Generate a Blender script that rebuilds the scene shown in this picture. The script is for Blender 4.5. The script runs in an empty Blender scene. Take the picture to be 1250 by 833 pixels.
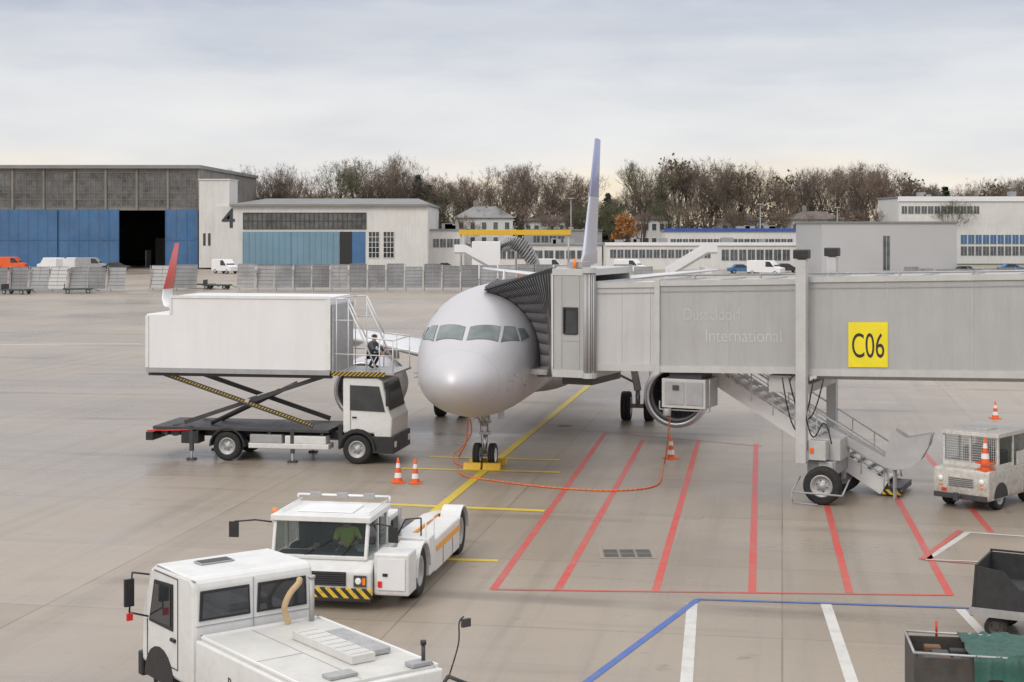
import bpy, bmesh, math, random
from mathutils import Vector, Matrix
random.seed(7)
sc=bpy.context.scene
sc.view_settings.view_transform='Standard'; sc.view_settings.look='None'; sc.view_settings.exposure=0
R=math.radians
CH=7.9; F=1900.0; HY=272.0
def G(px,py,z=0.0):
    Y=F*(CH-z)/(py-HY); return Vector(((px-625)*Y/F,Y,z))
def XW(px,Y): return (px-625)*Y/F
def ZW(py,Y): return CH-(py-HY)*Y/F
# ---------------- materials
def newmat(name):
    m=bpy.data.materials.new(name); m.use_nodes=True; nt=m.node_tree
    return m,nt,nt.nodes,nt.links,nt.nodes['Principled BSDF']
def rgb(c): return (c[0],c[1],c[2],1)
def mul(c,k): return tuple(min(1,x*k) for x in c)
def mixc(N,L,fac,a,b):
    n=N.new('ShaderNodeMix'); n.data_type='RGBA'
    for s,v in ((n.inputs[0],fac),(n.inputs[6],a),(n.inputs[7],b)):
        if isinstance(v,bpy.types.NodeSocket): L.new(v,s)
        elif isinstance(v,tuple): s.default_value=rgb(v)
        else: s.default_value=v
    return n.outputs[2]
def noise(N,L,vec,scale,detail=4,rough=.55):
    n=N.new('ShaderNodeTexNoise'); n.inputs['Scale'].default_value=scale; n.inputs['Detail'].default_value=detail; n.inputs['Roughness'].default_value=rough
    if vec is not None: L.new(vec,n.inputs['Vector'])
    return n.outputs['Fac']
def ramp(N,L,fac,a,b,inv=False):
    n=N.new('ShaderNodeMapRange'); L.new(fac,n.inputs[0]); n.inputs[1].default_value=a; n.inputs[2].default_value=b
    if inv: n.inputs[3].default_value=1; n.inputs[4].default_value=0
    return n.outputs[0]
def math2(N,L,op,a,b=None):
    n=N.new('ShaderNodeMath'); n.operation=op
    for i,v in enumerate((a,b)):
        if v is None: continue
        if isinstance(v,bpy.types.NodeSocket): L.new(v,n.inputs[i])
        else: n.inputs[i].default_value=v
    return n.outputs[0]
def mat(name,col,rough=.5,metal=0,var=.12,scale=2.5,dirt=0,dcol=(.10,.08,.06),zdirt=0,bump=0,corr=0,streak=0):
    m,nt,N,L,B=newmat(name)
    tc=N.new('ShaderNodeTexCoord').outputs['Object']
    f=ramp(N,L,noise(N,L,tc,scale),.3,.7)
    c=mixc(N,L,f,mul(col,1-var),mul(col,1+var))
    if dirt:
        g=ramp(N,L,noise(N,L,tc,scale*2.7,8,.7),.45,.75)
        c=mixc(N,L,math2(N,L,'MULTIPLY',g,dirt),c,dcol)
    if streak:
        mp=N.new('ShaderNodeMapping'); L.new(tc,mp.inputs[0]); mp.inputs['Scale'].default_value=(3,3,.25)
        g=ramp(N,L,noise(N,L,mp.outputs[0],1.2,6,.6),.45,.8)
        c=mixc(N,L,math2(N,L,'MULTIPLY',g,streak),c,dcol)
    if zdirt:
        geo=N.new('ShaderNodeNewGeometry'); sp=N.new('ShaderNodeSeparateXYZ'); L.new(geo.outputs['Position'],sp.inputs[0])
        zf=ramp(N,L,sp.outputs[2],.2,1.3,True)
        g=ramp(N,L,noise(N,L,tc,5,8,.7),.25,.7)
        c=mixc(N,L,math2(N,L,'MULTIPLY',math2(N,L,'MULTIPLY',zf,g),zdirt),c,dcol)
    L.new(c,B.inputs['Base Color'])
    B.inputs['Metallic'].default_value=metal
    rr=N.new('ShaderNodeMapRange'); L.new(f,rr.inputs[0]); rr.inputs[3].default_value=max(.02,rough-.08); rr.inputs[4].default_value=min(1,rough+.1); L.new(rr.outputs[0],B.inputs['Roughness'])
    if bump or corr:
        bp=N.new('ShaderNodeBump'); bp.inputs['Distance'].default_value=.02
        if corr:
            w=N.new('ShaderNodeTexWave'); w.bands_direction='X'; w.inputs['Scale'].default_value=corr; L.new(tc,w.inputs[0]); L.new(w.outputs['Fac'],bp.inputs['Height']); bp.inputs['Strength'].default_value=.5
        else:
            L.new(noise(N,L,tc,scale*8,6),bp.inputs['Height']); bp.inputs['Strength'].default_value=bump
        L.new(bp.outputs[0],B.inputs['Normal'])
    return m
def stripes(name,c1,c2,vec,period):
    m,nt,N,L,B=newmat(name)
    tc=N.new('ShaderNodeTexCoord').outputs['Object']
    d=N.new('ShaderNodeVectorMath'); d.operation='DOT_PRODUCT'; L.new(tc,d.inputs[0]); d.inputs[1].default_value=vec
    f=math2(N,L,'GREATER_THAN',math2(N,L,'FRACT',math2(N,L,'MULTIPLY',d.outputs['Value'],1/period)),.5)
    c=mixc(N,L,f,c1,c2)
    g=ramp(N,L,noise(N,L,tc,12,6),.5,.75)
    c=mixc(N,L,math2(N,L,'MULTIPLY',g,.6),c,(.08,.07,.06))
    L.new(c,B.inputs['Base Color']); B.inputs['Roughness'].default_value=.55
    return m
def glassmat(name,col=(.03,.035,.04),alpha=1.0,rough=.06):
    m,nt,N,L,B=newmat(name)
    tc=N.new('ShaderNodeTexCoord').outputs['Object']
    c=mixc(N,L,ramp(N,L,noise(N,L,tc,1.3,3),.35,.65),mul(col,.7),mul(col,1.4)); L.new(c,B.inputs['Base Color'])
    B.inputs['Roughness'].default_value=rough
    B.inputs['Specular IOR Level'].default_value=.8
    if alpha<1:
        t=N.new('ShaderNodeBsdfTransparent'); t.inputs[0].default_value=(.8,.87,.85,1)
        x=N.new('ShaderNodeMixShader'); x.inputs[0].default_value=alpha
        L.new(t.outputs[0],x.inputs[1]); L.new(B.outputs[0],x.inputs[2]); L.new(x.outputs[0],N['Material Output'].inputs[0])
    return m
def paint(name,col,wear=.5):
    m,nt,N,L,B=newmat(name)
    geo=N.new('ShaderNodeNewGeometry').outputs['Position']
    f=ramp(N,L,noise(N,L,geo,2.6,9,.8),.46,.70)
    f2=ramp(N,L,noise(N,L,geo,.35,3),.35,.7)
    f=math2(N,L,'MULTIPLY',math2(N,L,'ADD',math2(N,L,'MULTIPLY',f,.8),math2(N,L,'MULTIPLY',f2,.4)),wear)
    c=mixc(N,L,f,col,(.30,.255,.215))
    L.new(c,B.inputs['Base Color']); B.inputs['Roughness'].default_value=.45
    return m
white=mat('white_vehicle_paint',(.74,.74,.73),.35,0,.04,1.5,.18,(.3,.27,.23),.45)
whiteclean=mat('clean_white_panel',(.80,.80,.81),.4,0,.03,.6,.08,(.45,.43,.4))
boxwhite=mat('box_white_panel',(.78,.78,.79),.38,0,.025,.5,.06,(.5,.48,.45),0,0,0,.14)
dirtywhite=mat('dirty_white_paint',(.70,.69,.65),.45,0,.06,3,.5,(.2,.12,.07),1.0)
silver=mat('silver_aircraft_paint',(.60,.59,.615),.48,.45,.03,.5,.08,(.38,.37,.38))
metal=mat('bare_metal',(.6,.6,.61),.3,.9,.08,3)
dullmetal=mat('galvanised_metal',(.44,.44,.44),.5,.5,.12,3,.25)
lightmetal=mat('light_aluminium',(.68,.68,.68),.42,.15,.08,2,.15,(.35,.33,.3))
fanm=mat('fan_blade_metal',(.12,.12,.13),.35,.7)
black=mat('black_plastic',(.022,.022,.024),.5,0,.2,4,.3,(.08,.07,.06))
rubber=mat('tyre_rubber',(.02,.02,.02),.8,0,.25,5,.3,(.09,.08,.07))
darkgrey=mat('dark_grey_steel',(.06,.06,.065),.55,.2,.15,3,.4,(.13,.10,.08))
grey=mat('grey_paint',(.36,.36,.37),.5,0,.08,2,.2)
bridgem=mat('bridge_cladding',(.48,.48,.475),.5,.1,.04,.7,.15,(.34,.33,.31),0,0,9,.35)
bridgeinner=mat('bridge_inner_cladding',(.62,.62,.62),.5,.1,.04,.7,.12,(.4,.38,.35),0,0,9,.35)
bridgetrim=mat('bridge_trim',(.53,.53,.52),.45,.1,.06,1.5,.25,(.3,.28,.25))
bellow=mat('bellows_fabric',(.055,.055,.06),.75,0,.2,2)
bellowl=mat('bellows_edge',(.22,.22,.23),.6,0,.1,2)
redp=mat('red_paint',(.6,.05,.03),.45,0,.1,3)
orangep=mat('orange_plastic',(.85,.13,.02),.5,0,.1,4,.3)
yellowp=mat('yellow_paint',(.75,.45,.02),.5,0,.1,4,.35)
orangey=mat('orange_yellow_trim',(.80,.36,.04),.5,0,.1,4,.2)
yellowsign=mat('yellow_sign_face',(.86,.72,.02),.5,0,.05,2,.06)
bluep=mat('blue_paint',(.05,.15,.32),.5,0,.14,.3,.25,(.2,.2,.2),0,0,3,.25)
bluedoor2=mat('pale_blue_door',(.17,.30,.39),.5,0,.1,.3,.25,(.25,.25,.25),0,0,3,.25)
finblue=mat('fin_blue_paint',(.27,.30,.48),.35,.1,.05,.5)
finlight=mat('fin_light_paint',(.58,.60,.70),.35,.1,.05,.5)
wingw=mat('wing_grey_paint',(.66,.67,.69),.35,.2,.05,.7)
glass=glassmat('dark_glass')
hanglass=glassmat('building_glass',(.08,.09,.10),1,.15)
cockglass=glassmat('cockpit_glass',(.15,.18,.18),1,.04)
cabglass=glassmat('cab_glass',(.03,.04,.04),.42)
hiviz=mat('hi_vis_fabric',(.5,.68,.05),.8)
navy=mat('navy_cloth',(.02,.025,.04),.85)
greycloth=mat('grey_cloth',(.09,.095,.11),.85)
skin=mat('skin',(.5,.28,.19),.6)
hairm=mat('hair',(.04,.025,.015),.8)
hazy=stripes('hazard_stripes',(.72,.48,.03),(.02,.02,.02),(1,0,1),.22)
hazx=stripes('hazard_stripes_arm',(.50,.33,.04),(.02,.02,.02),(1,0,-1.2),.14)
redl=mat('red_lens',(.7,.02,.02),.2); orangel=mat('orange_lens',(.9,.25,.02),.2); whitel=mat('lamp_lens',(.85,.85,.82),.1)
tarp=mat('green_tarpaulin',(.018,.085,.065),.5,0,.3,4,.2,(.08,.09,.07),0,.3)
hose_m=mat('orange_hose',(.72,.20,.07),.5)
beige=mat('beige_hose',(.58,.42,.24),.6)
bark=mat('tree_bark',(.10,.08,.065),.9,0,.25,3)
twig=mat('bare_twigs',(.175,.13,.10),.95,0,.35,.25)
twig2=mat('bare_twigs_dark',(.12,.095,.08),.95,0,.35,.25)
twig3=mat('ivy_green_twigs',(.09,.095,.05),.95,0,.4,.25)
conif=mat('conifer_needles',(.03,.05,.028),.9,0,.5,.4)
autumn=mat('autumn_leaves',(.38,.17,.05),.85,0,.4,.5)
brush=mat('undergrowth',(.095,.08,.052),.95,0,.8,.12)
wallw=mat('white_render_wall',(.70,.69,.67),.8,0,.06,.12,.25,(.42,.40,.37),0,0,0,.4)
wallg=mat('grey_metal_cladding',(.50,.50,.51),.5,.1,.05,.1,0,(.1,.1,.1),0,0,2)
wallb=mat('weathered_brown_wall',(.24,.225,.205),.8,0,.25,.15,.5,(.12,.1,.09),0,0,0,.4)
roofg=mat('grey_roofing',(.24,.24,.24),.8,0,.15,.2)
roofb=mat('brown_roof_tiles',(.16,.13,.12),.8,0,.2,.5)
oldglass=mat('old_dusty_glazing',(.10,.10,.10),.25,0,.6,.45,.5,(.24,.23,.21))
fencem=mat('blast_fence_sheet',(.22,.22,.225),.45,.2,.3,.35,.25)
fencel=mat('blast_fence_light',(.30,.30,.305),.4,.2,.3,.35,.2)
canv=mat('black_canvas',(.03,.03,.032),.7,0,.3,3,.2,(.1,.09,.08))
brownb=mat('brown_interior',(.14,.08,.045),.8,0,.3,3)
deckm=mat('off_white_deck',(.62,.61,.58),.55,0,.05,1.2,.35,(.40,.38,.34))
# ---------------- mesh builder
class MB:
    def __init__(s): s.v=[];s.f=[];s.mi=[];s.sm=[];s.mats=[]
    def add(s,vs,fs,m,smooth=False):
        if m not in s.mats: s.mats.append(m)
        k=s.mats.index(m); o=len(s.v)
        s.v+= [tuple(v) for v in vs]
        for f in fs: s.f.append([i+o for i in f]); s.mi.append(k); s.sm.append(smooth)
        return s
    def box(s,x0,x1,y0,y1,z0,z1,m,k=0,M=None):
        vs=[Vector((x,y,z+k*x)) for z in(z0,z1) for y in(y0,y1) for x in(x0,x1)]
        if M is not None: vs=[M@v for v in vs]
        return s.add(vs,[(0,2,3,1),(4,5,7,6),(0,1,5,4),(2,6,7,3),(0,4,6,2),(1,3,7,5)],m)
    def prism(s,poly,a,b,m,axis='y'):
        n=len(poly)
        if axis=='y': vs=[(p[0],a,p[1]) for p in poly]+[(p[0],b,p[1]) for p in poly]
        elif axis=='x': vs=[(a,p[0],p[1]) for p in poly]+[(b,p[0],p[1]) for p in poly]
        else: vs=[(p[0],p[1],a) for p in poly]+[(p[0],p[1],b) for p in poly]
        return s.add(vs,[list(range(n)),list(range(2*n-1,n-1,-1))]+[(i,(i+1)%n,n+(i+1)%n,n+i) for i in range(n)],m)
    def lathe(s,prof,o,ax,m,n=24,caps=True,smooth=True):
        ax=Vector(ax).normalized(); u=ax.orthogonal().normalized(); w=ax.cross(u); o=Vector(o)
        vs=[];fs=[]
        for r,h in prof:
            r=max(r,.0005)
            for i in range(n):
                a=2*math.pi*i/n; vs.append(o+ax*h+(u*math.cos(a)+w*math.sin(a))*r)
        for j in range(len(prof)-1):
            for i in range(n): fs.append((j*n+i,j*n+(i+1)%n,(j+1)*n+(i+1)%n,(j+1)*n+i))
        s.add(vs,fs,m,smooth)
        if caps:
            s.add(vs[:n],[list(range(n))],m); s.add(vs[-n:],[list(range(n))],m)
        return s
    def cyl(s,p0,p1,r,m,r2=None,n=12,smooth=True):
        p0=Vector(p0);p1=Vector(p1); d=p1-p0
        return s.lathe([(r,0),(r if r2 is None else r2,d.length)],p0,d,m,n,True,smooth)
    def tube(s,pts,r,m,n=6):
        for a,b in zip(pts[:-1],pts[1:]): s.cyl(a,b,r,m,n=n)
        return s
    def beam(s,p0,p1,w,h,m):
        p0=Vector(p0);p1=Vector(p1);d=p1-p0; ax=d.normalized()
        side=ax.cross(Vector((0,0,1)))
        if side.length<.01: side=Vector((1,0,0))
        side.normalize(); up=side.cross(ax)
        vs=[p+side*a*w/2+up*b*h/2 for p in(p0,p1) for a,b in((-1,-1),(1,-1),(1,1),(-1,1))]
        return s.add(vs,[(0,1,2,3),(7,6,5,4),(0,4,5,1),(1,5,6,2),(2,6,7,3),(3,7,4,0)],m)
    def obj(s,name,parent=None,loc=(0,0,0),rot=(0,0,0),bevel=0,label=None,recalc=True):
        me=bpy.data.meshes.new(name); me.from_pydata(s.v,[],s.f); me.update()
        for m in s.mats: me.materials.append(m)
        me.polygons.foreach_set('material_index',s.mi); me.polygons.foreach_set('use_smooth',s.sm)
        if recalc:
            bm=bmesh.new(); bm.from_mesh(me); bmesh.ops.remove_doubles(bm,verts=bm.verts,dist=.0002); bmesh.ops.recalc_face_normals(bm,faces=bm.faces); bm.to_mesh(me); bm.free()
        o=bpy.data.objects.new(name,me); sc.collection.objects.link(o); o.location=loc; o.rotation_euler=rot
        if parent: o.parent=parent
        if bevel:
            b=o.modifiers.new('bevel','BEVEL'); b.width=bevel; b.segments=2; b.limit_method='ANGLE'; b.angle_limit=R(40)
        if label: o['label']=label
        return o
def tag(o,label,cat,group=None):
    o['label']=label; o['category']=cat
    if group: o['group']=group
    return o
RM={}
def root(name,label,cat,loc,rot=0,group=None):
    o=bpy.data.objects.new(name,None); o.empty_display_size=.3; sc.collection.objects.link(o)
    o.location=loc; o.rotation_euler=(0,0,rot); tag(o,label,cat,group)
    RM[o.name]=Matrix.Translation(Vector(loc))@Matrix.Rotation(rot,4,'Z')
    return o
def text(body,size,m,parent,loc,rot,name='lettering',sx=1,ext=.003,align='CENTER',off=0):
    c=bpy.data.curves.new('t','FONT'); c.body=body; c.size=size; c.extrude=ext; c.align_x=align; c.align_y='CENTER'; c.offset=off
    t=bpy.data.objects.new('t',c); sc.collection.objects.link(t)
    dg=bpy.context.evaluated_depsgraph_get(); me=bpy.data.meshes.new_from_object(t.evaluated_get(dg))
    bpy.data.objects.remove(t); o=bpy.data.objects.new(name,me); sc.collection.objects.link(o)
    me.materials.clear(); me.materials.append(m); o.location=loc; o.rotation_euler=rot; o.scale=(sx,1,1)
    if parent: o.parent=parent
    return o
def wheel(parent,loc,r,w,axis=(0,1,0),rim=None,name='wheel'):
    b=MB(); b.lathe([(.55*r,-w*.42),(.78*r,-w*.5),(.93*r,-w*.48),(r,-w*.34),(r,-w*.06),(.985*r,-w*.05),(.985*r,w*.05),(r,w*.06),(r,w*.34),(.93*r,w*.48),(.78*r,w*.5),(.55*r,w*.42)],(0,0,0),axis,rubber,30,False)
    o=b.obj(name,parent,loc)
    b=MB(); rm=rim or dullmetal
    b.lathe([(0,-w*.36),(.16*r,-w*.36),(.2*r,-w*.22),(.45*r,-w*.18),(.52*r,-w*.44),(.6*r,-w*.45),(.6*r,w*.45),(.52*r,w*.44),(.45*r,w*.18),(.2*r,w*.22),(.16*r,w*.36),(0,w*.36)],(0,0,0),axis,rm,24,False)
    ax=Vector(axis).normalized(); u=ax.orthogonal().normalized(); v=ax.cross(u)
    for i in range(6):
        a=i*math.pi/3; c=(u*math.cos(a)+v*math.sin(a))*.3*r
        b.cyl(c-ax*w*.27,c+ax*w*.27,.035*r,darkgrey,n=6)
    b.obj('rim',o)
    return o
def arch(r0,r1,cx,cz,n=10):
    return [(cx+r0*math.cos(a),cz+r0*math.sin(a)) for a in[math.pi*i/n for i in range(n+1)]]+[(cx+r1*math.cos(a),cz+r1*math.sin(a)) for a in[math.pi*(n-i)/n for i in range(n+1)]]
# ---------------- people
def person(label,loc,rot,pose={},vest=None):
    J={'pelvis':(0,0,.95),'spine':(0,0,1.14),'chest':(0,0,1.36),'neck':(0,.0,1.50),'head':(0,-.02,1.60),'top':(0,-.015,1.70)}
    for k,sg in (('l',1),('r',-1)):
        J.update({'sh'+k:(.17*sg,0,1.41),'el'+k:(.26*sg,.03,1.14),'wr'+k:(.28*sg,-.08,.90),'ha'+k:(.28*sg,-.11,.82),'hi'+k:(.1*sg,0,.90),'kn'+k:(.11*sg,-.03,.50),'an'+k:(.11*sg,.03,.09),'to'+k:(.12*sg,-.15,.05)})
    J.update(pose)
    Rr={'pelvis':.15,'spine':.14,'chest':.16,'neck':.06,'head':.095,'top':.07,'sh':.075,'el':.05,'wr':.035,'ha':.038,'hi':.1,'kn':.065,'an':.05,'to':.04}
    E=[('pelvis','spine'),('spine','chest'),('chest','neck'),('neck','head'),('head','top')]
    for k in 'lr': E+=[('chest','sh'+k),('sh'+k,'el'+k),('el'+k,'wr'+k),('wr'+k,'ha'+k),('pelvis','hi'+k),('hi'+k,'kn'+k),('kn'+k,'an'+k),('an'+k,'to'+k)]
    names=list(J); me=bpy.data.meshes.new('p'); me.from_pydata([J[n] for n in names],[(names.index(a),names.index(b)) for a,b in E],[])
    o=bpy.data.objects.new('p',me); sc.collection.objects.link(o)
    md=o.modifiers.new('s','SKIN'); md.use_smooth_shade=True
    for i,n in enumerate(names):
        sv=me.skin_vertices[0].data[i]; r=Rr.get(n) or Rr[n[:2]]
        sv.radius=(r,r*(.8 if n in('chest','spine','pelvis') else 1)); sv.use_root=(n=='pelvis')
    o.modifiers.new('ss','SUBSURF').levels=1
    dg=bpy.context.evaluated_depsgraph_get(); m2=bpy.data.meshes.new_from_object(o.evaluated_get(dg)); bpy.data.objects.remove(o)
    bm=bmesh.new(); bm.from_mesh(m2)
    b=MB()
    for k,sg in(('l',1),('r',-1)):
        h=Vector(J['ha'+k]); d=(h-Vector(J['wr'+k])).normalized(); s=d.cross(Vector((1,0,0))).normalized()
        for i in range(4):
            p=h+s*(.027-.018*i)+d*.02; L=(.07,.08,.075,.06)[i]; b.cyl(p,p+d*L*.55,.009,skin,n=6); b.cyl(p+d*L*.55,p+d*L+Vector((-.02*sg,0,0)),.0085,skin,.006,n=6)
        p=h+s*.03-d*.02; b.cyl(p,p+d*.04+s*.03,.011,skin,.008,n=6)
    hd=Vector(J['head'])
    b.cyl(hd+Vector((0,-.085,.01)),hd+Vector((0,-.12,-.01)),.012,skin,.016,n=6)
    for sg in(1,-1): b.cyl(hd+Vector((.08*sg,0,0)),hd+Vector((.105*sg,.01,.01)),.025,skin,.03,n=8)
    tmp=bpy.data.meshes.new('f'); tmp.from_pydata(b.v,[],b.f); bm.from_mesh(tmp); bm.to_mesh(m2); bm.free()
    m2.materials.clear()
    for m in (navy,vest or hiviz,skin,black): m2.materials.append(m)
    def idx(c):
        best=None
        for a,b_ in E:
            A=Vector(J[a]);B_=Vector(J[b_]);t=max(0,min(1,(c-A).dot(B_-A)/(B_-A).length_squared)); d=(c-A-(B_-A)*t).length
            if best is None or d<best[0]: best=(d,a,b_)
        a,b_=best[1],best[2]
        if b_ in('head','top') or b_[:2]=='ha': return 2
        if b_ in('spine','chest','neck') or b_[:2] in('sh','el'): return 1
        if b_[:2]=='to': return 3
        return 0
    for p in m2.polygons:
        p.material_index=idx(p.center); p.use_smooth=True
    po=bpy.data.objects.new('person',m2); sc.collection.objects.link(po); po.location=loc; po.rotation_euler=(0,0,rot); tag(po,label,'person')
    hb=MB(); t=Vector(J['head'])
    vs=[];fs=[];n=14
    for j in range(6):
        th=j/5*1.45
        for i in range(n):
            a=2*math.pi*i/n; vs.append(t+Vector((0,.012,.035))+Vector((math.sin(th)*math.cos(a)*.103,math.sin(th)*math.sin(a)*.112,math.cos(th)*.095)))
    for j in range(5):
        for i in range(n): fs.append((j*n+i,j*n+(i+1)%n,(j+1)*n+(i+1)%n,(j+1)*n+i))
    hb.add(vs,fs,hairm,True); hb.obj('hair',po)
    return po
# ---------------- camera, world, sun
cam=bpy.data.cameras.new('camera'); co=bpy.data.objects.new('camera',cam); sc.collection.objects.link(co); sc.camera=co
co.location=(0,0,CH); co.rotation_euler=(R(90),0,0); cam.sensor_width=36; cam.lens=F/1250*36; cam.shift_y=-(416.5-HY)/1250; cam.clip_end=6000
SUN_EL,SUN_AZ=R(38),R(215)
w=bpy.data.worlds.new('World'); sc.world=w; w.use_nodes=True; N=w.node_tree.nodes; L=w.node_tree.links
bg=N['Background']; sky=N.new('ShaderNodeTexSky'); sky.sky_type='NISHITA'; sky.sun_disc=False; sky.sun_elevation=SUN_EL; sky.sun_rotation=SUN_AZ
L.new(sky.outputs[0],bg.inputs[0]); bg.inputs[1].default_value=.08
tc=N.new('ShaderNodeTexCoord').outputs['Generated']; sp=N.new('ShaderNodeSeparateXYZ'); L.new(tc,sp.inputs[0])
mp=N.new('ShaderNodeMapping'); L.new(tc,mp.inputs[0]); mp.inputs['Scale'].default_value=(2.0,2.0,13); mp.inputs['Rotation'].default_value=(0,.10,0)
n1=noise(N,L,mp.outputs[0],2.0,6,.5)
mp2=N.new('ShaderNodeMapping'); L.new(tc,mp2.inputs[0]); mp2.inputs['Scale'].default_value=(5,5,20); mp2.inputs['Rotation'].default_value=(0,-.12,0)
n2=noise(N,L,mp2.outputs[0],1.7,6,.5)
zz=math2(N,L,'ADD',sp.outputs[2],math2(N,L,'MULTIPLY',math2(N,L,'SUBTRACT',n1,.5),.12))
cr=N.new('ShaderNodeValToRGB'); L.new(zz,cr.inputs[0]); e=cr.color_ramp.elements
e[0].position=0; e[0].color=(1.0,.86,.66,1); e[1].position=1; e[1].color=(1.3,1.29,1.29,1)
for p,c in((.012,(.99,.89,.76)),(.03,(.91,.875,.845)),(.055,(.84,.835,.84)),(.09,(.77,.78,.81)),(.12,(.62,.65,.72)),(.15,(.48,.52,.63)),(.2,(.5,.55,.66)),(.35,(1.07,1.07,1.10))):
    x=e.new(p); x.color=rgb(c)
c2=mixc(N,L,math2(N,L,'MULTIPLY',ramp(N,L,n2,.48,.80),.36),cr.outputs[0],(.55,.575,.63))
c2=mixc(N,L,math2(N,L,'MULTIPLY',ramp(N,L,n2,.5,.28),.30),c2,(.93,.92,.92))
low=ramp(N,L,sp.outputs[2],.012,.05,True)
n3=noise(N,L,mp2.outputs[0],1.1,3)
c2=mixc(N,L,math2(N,L,'MULTIPLY',math2(N,L,'MULTIPLY',low,ramp(N,L,n3,.40,.60)),.8),c2,(1.0,.84,.58))
up=N.new('ShaderNodeMapRange'); L.new(sp.outputs[2],up.inputs[0]); up.inputs[1].default_value=.2; up.inputs[2].default_value=.4
c2=mixc(N,L,up.outputs[0],c2,cr.outputs[0])
bg2=N.new('ShaderNodeBackground'); L.new(c2,bg2.inputs[0]); bg2.inputs[1].default_value=1.03
mx=N.new('ShaderNodeMixShader'); mx.inputs[0].default_value=.9; L.new(bg.outputs[0],mx.inputs[1]); L.new(bg2.outputs[0],mx.inputs[2]); L.new(mx.outputs[0],N['World Output'].inputs[0])
sl=bpy.data.lights.new('sun','SUN'); sl.energy=1.1; sl.angle=R(22); sl.color=(1,.93,.82); so=bpy.data.objects.new('sun',sl); sc.collection.objects.link(so)
sd=Vector((math.sin(SUN_AZ)*math.cos(SUN_EL),math.cos(SUN_AZ)*math.cos(SUN_EL),math.sin(SUN_EL))); so.rotation_euler=sd.to_track_quat('Z','Y').to_euler(); so.location=(0,-20,40)
# ---------------- ground
m,nt,N,L,B=newmat('concrete_apron')
geo=N.new('ShaderNodeNewGeometry').outputs['Position']
mp=N.new('ShaderNodeMapping'); L.new(geo,mp.inputs[0]); mp.inputs['Rotation'].default_value=(0,0,R(9.85)); V=mp.outputs[0]
br=N.new('ShaderNodeTexBrick'); L.new(V,br.inputs[0]); br.offset=0; br.inputs['Scale'].default_value=1; br.inputs['Brick Width'].default_value=7.5; br.inputs['Row Height'].default_value=6.0; br.inputs['Mortar Size'].default_value=.026; br.inputs['Mortar Smooth'].default_value=.6
br.inputs['Color1'].default_value=(.315,.262,.208,1); br.inputs['Color2'].default_value=(.395,.333,.268,1); br.inputs['Mortar'].default_value=(.15,.124,.10,1)
c=br.outputs['Color']
big=ramp(N,L,noise(N,L,V,.05,6,.65),.42,.60)
c=mixc(N,L,math2(N,L,'MULTIPLY',big,.5),c,(.215,.172,.135))
med=ramp(N,L,noise(N,L,V,.4,8,.68),.38,.70)
c=mixc(N,L,math2(N,L,'MULTIPLY',med,.38),c,(.47,.40,.325))
m3=N.new('ShaderNodeMapping'); L.new(V,m3.inputs[0]); m3.inputs['Scale'].default_value=(1.3,.04,1)
st=ramp(N,L,noise(N,L,m3.outputs[0],1,6,.7),.50,.76)
c=mixc(N,L,math2(N,L,'MULTIPLY',st,.5),c,(.17,.14,.11))
m4=N.new('ShaderNodeMapping'); L.new(V,m4.inputs[0]); m4.inputs['Scale'].default_value=(.05,.8,1); m4.inputs['Rotation'].default_value=(0,0,.35)
st2=ramp(N,L,noise(N,L,m4.outputs[0],1,5,.7),.52,.76)
c=mixc(N,L,math2(N,L,'MULTIPLY',st2,.5),c,(.18,.15,.12))
spots=ramp(N,L,noise(N,L,V,1.1,5,.65),.63,.76)
c=mixc(N,L,math2(N,L,'MULTIPLY',spots,.6),c,(.10,.082,.066))
pale=ramp(N,L,noise(N,L,V,.9,7,.7),.36,.26)
c=mixc(N,L,math2(N,L,'MULTIPLY',pale,.35),c,(.52,.45,.38))
fine=noise(N,L,V,14,6,.7)
c=mixc(N,L,math2(N,L,'MULTIPLY',ramp(N,L,fine,.3,.7),.28),c,(.23,.19,.15))
wv=N.new('ShaderNodeTexWave'); wv.wave_type='RINGS'; wv.inputs['Scale'].default_value=.035; wv.inputs['Distortion'].default_value=3; wv.inputs['Detail'].default_value=2; wv.inputs['Detail Scale'].default_value=.4; L.new(V,wv.inputs[0])
rk=math2(N,L,'MULTIPLY',ramp(N,L,wv.outputs['Fac'],.975,.999),ramp(N,L,noise(N,L,V,.12,3),.48,.62))
c=mixc(N,L,math2(N,L,'MULTIPLY',rk,.5),c,(.08,.07,.06))
L.new(c,B.inputs['Base Color'])
rr=N.new('ShaderNodeMapRange'); L.new(math2(N,L,'ADD',math2(N,L,'MULTIPLY',big,.7),math2(N,L,'MULTIPLY',st2,.5)),rr.inputs[0]); rr.inputs[3].default_value=.46; rr.inputs[4].default_value=.18; L.new(rr.outputs[0],B.inputs['Roughness'])
bp=N.new('ShaderNodeBump'); bp.inputs['Strength'].default_value=.15; bp.inputs['Distance'].default_value=.01; L.new(fine,bp.inputs['Height']); L.new(bp.outputs[0],B.inputs['Normal'])
ground_m=m
g=MB().add([(-2500,-200,0),(2500,-200,0),(2500,4500,0),(-2500,4500,0)],[(0,1,2,3)],ground_m).obj('ground',recalc=False); g['kind']='structure'
grassm=mat('verge_grass',(.07,.075,.035),.95,0,.3,.05)
gg=MB().add([(-400,290,.004),(400,290,.004),(400,480,.004),(-400,480,.004)],[(0,1,2,3)],grassm).obj('grass_verge',recalc=False); gg['kind']='structure'
P_red=paint('red_marking_paint',(.60,.055,.045),.65); P_yel=paint('yellow_marking_paint',(.74,.54,.02),.42); P_wh=paint('white_marking_paint',(.66,.65,.62),.55); P_bl=paint('blue_marking_paint',(.025,.11,.42),.42)
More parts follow.
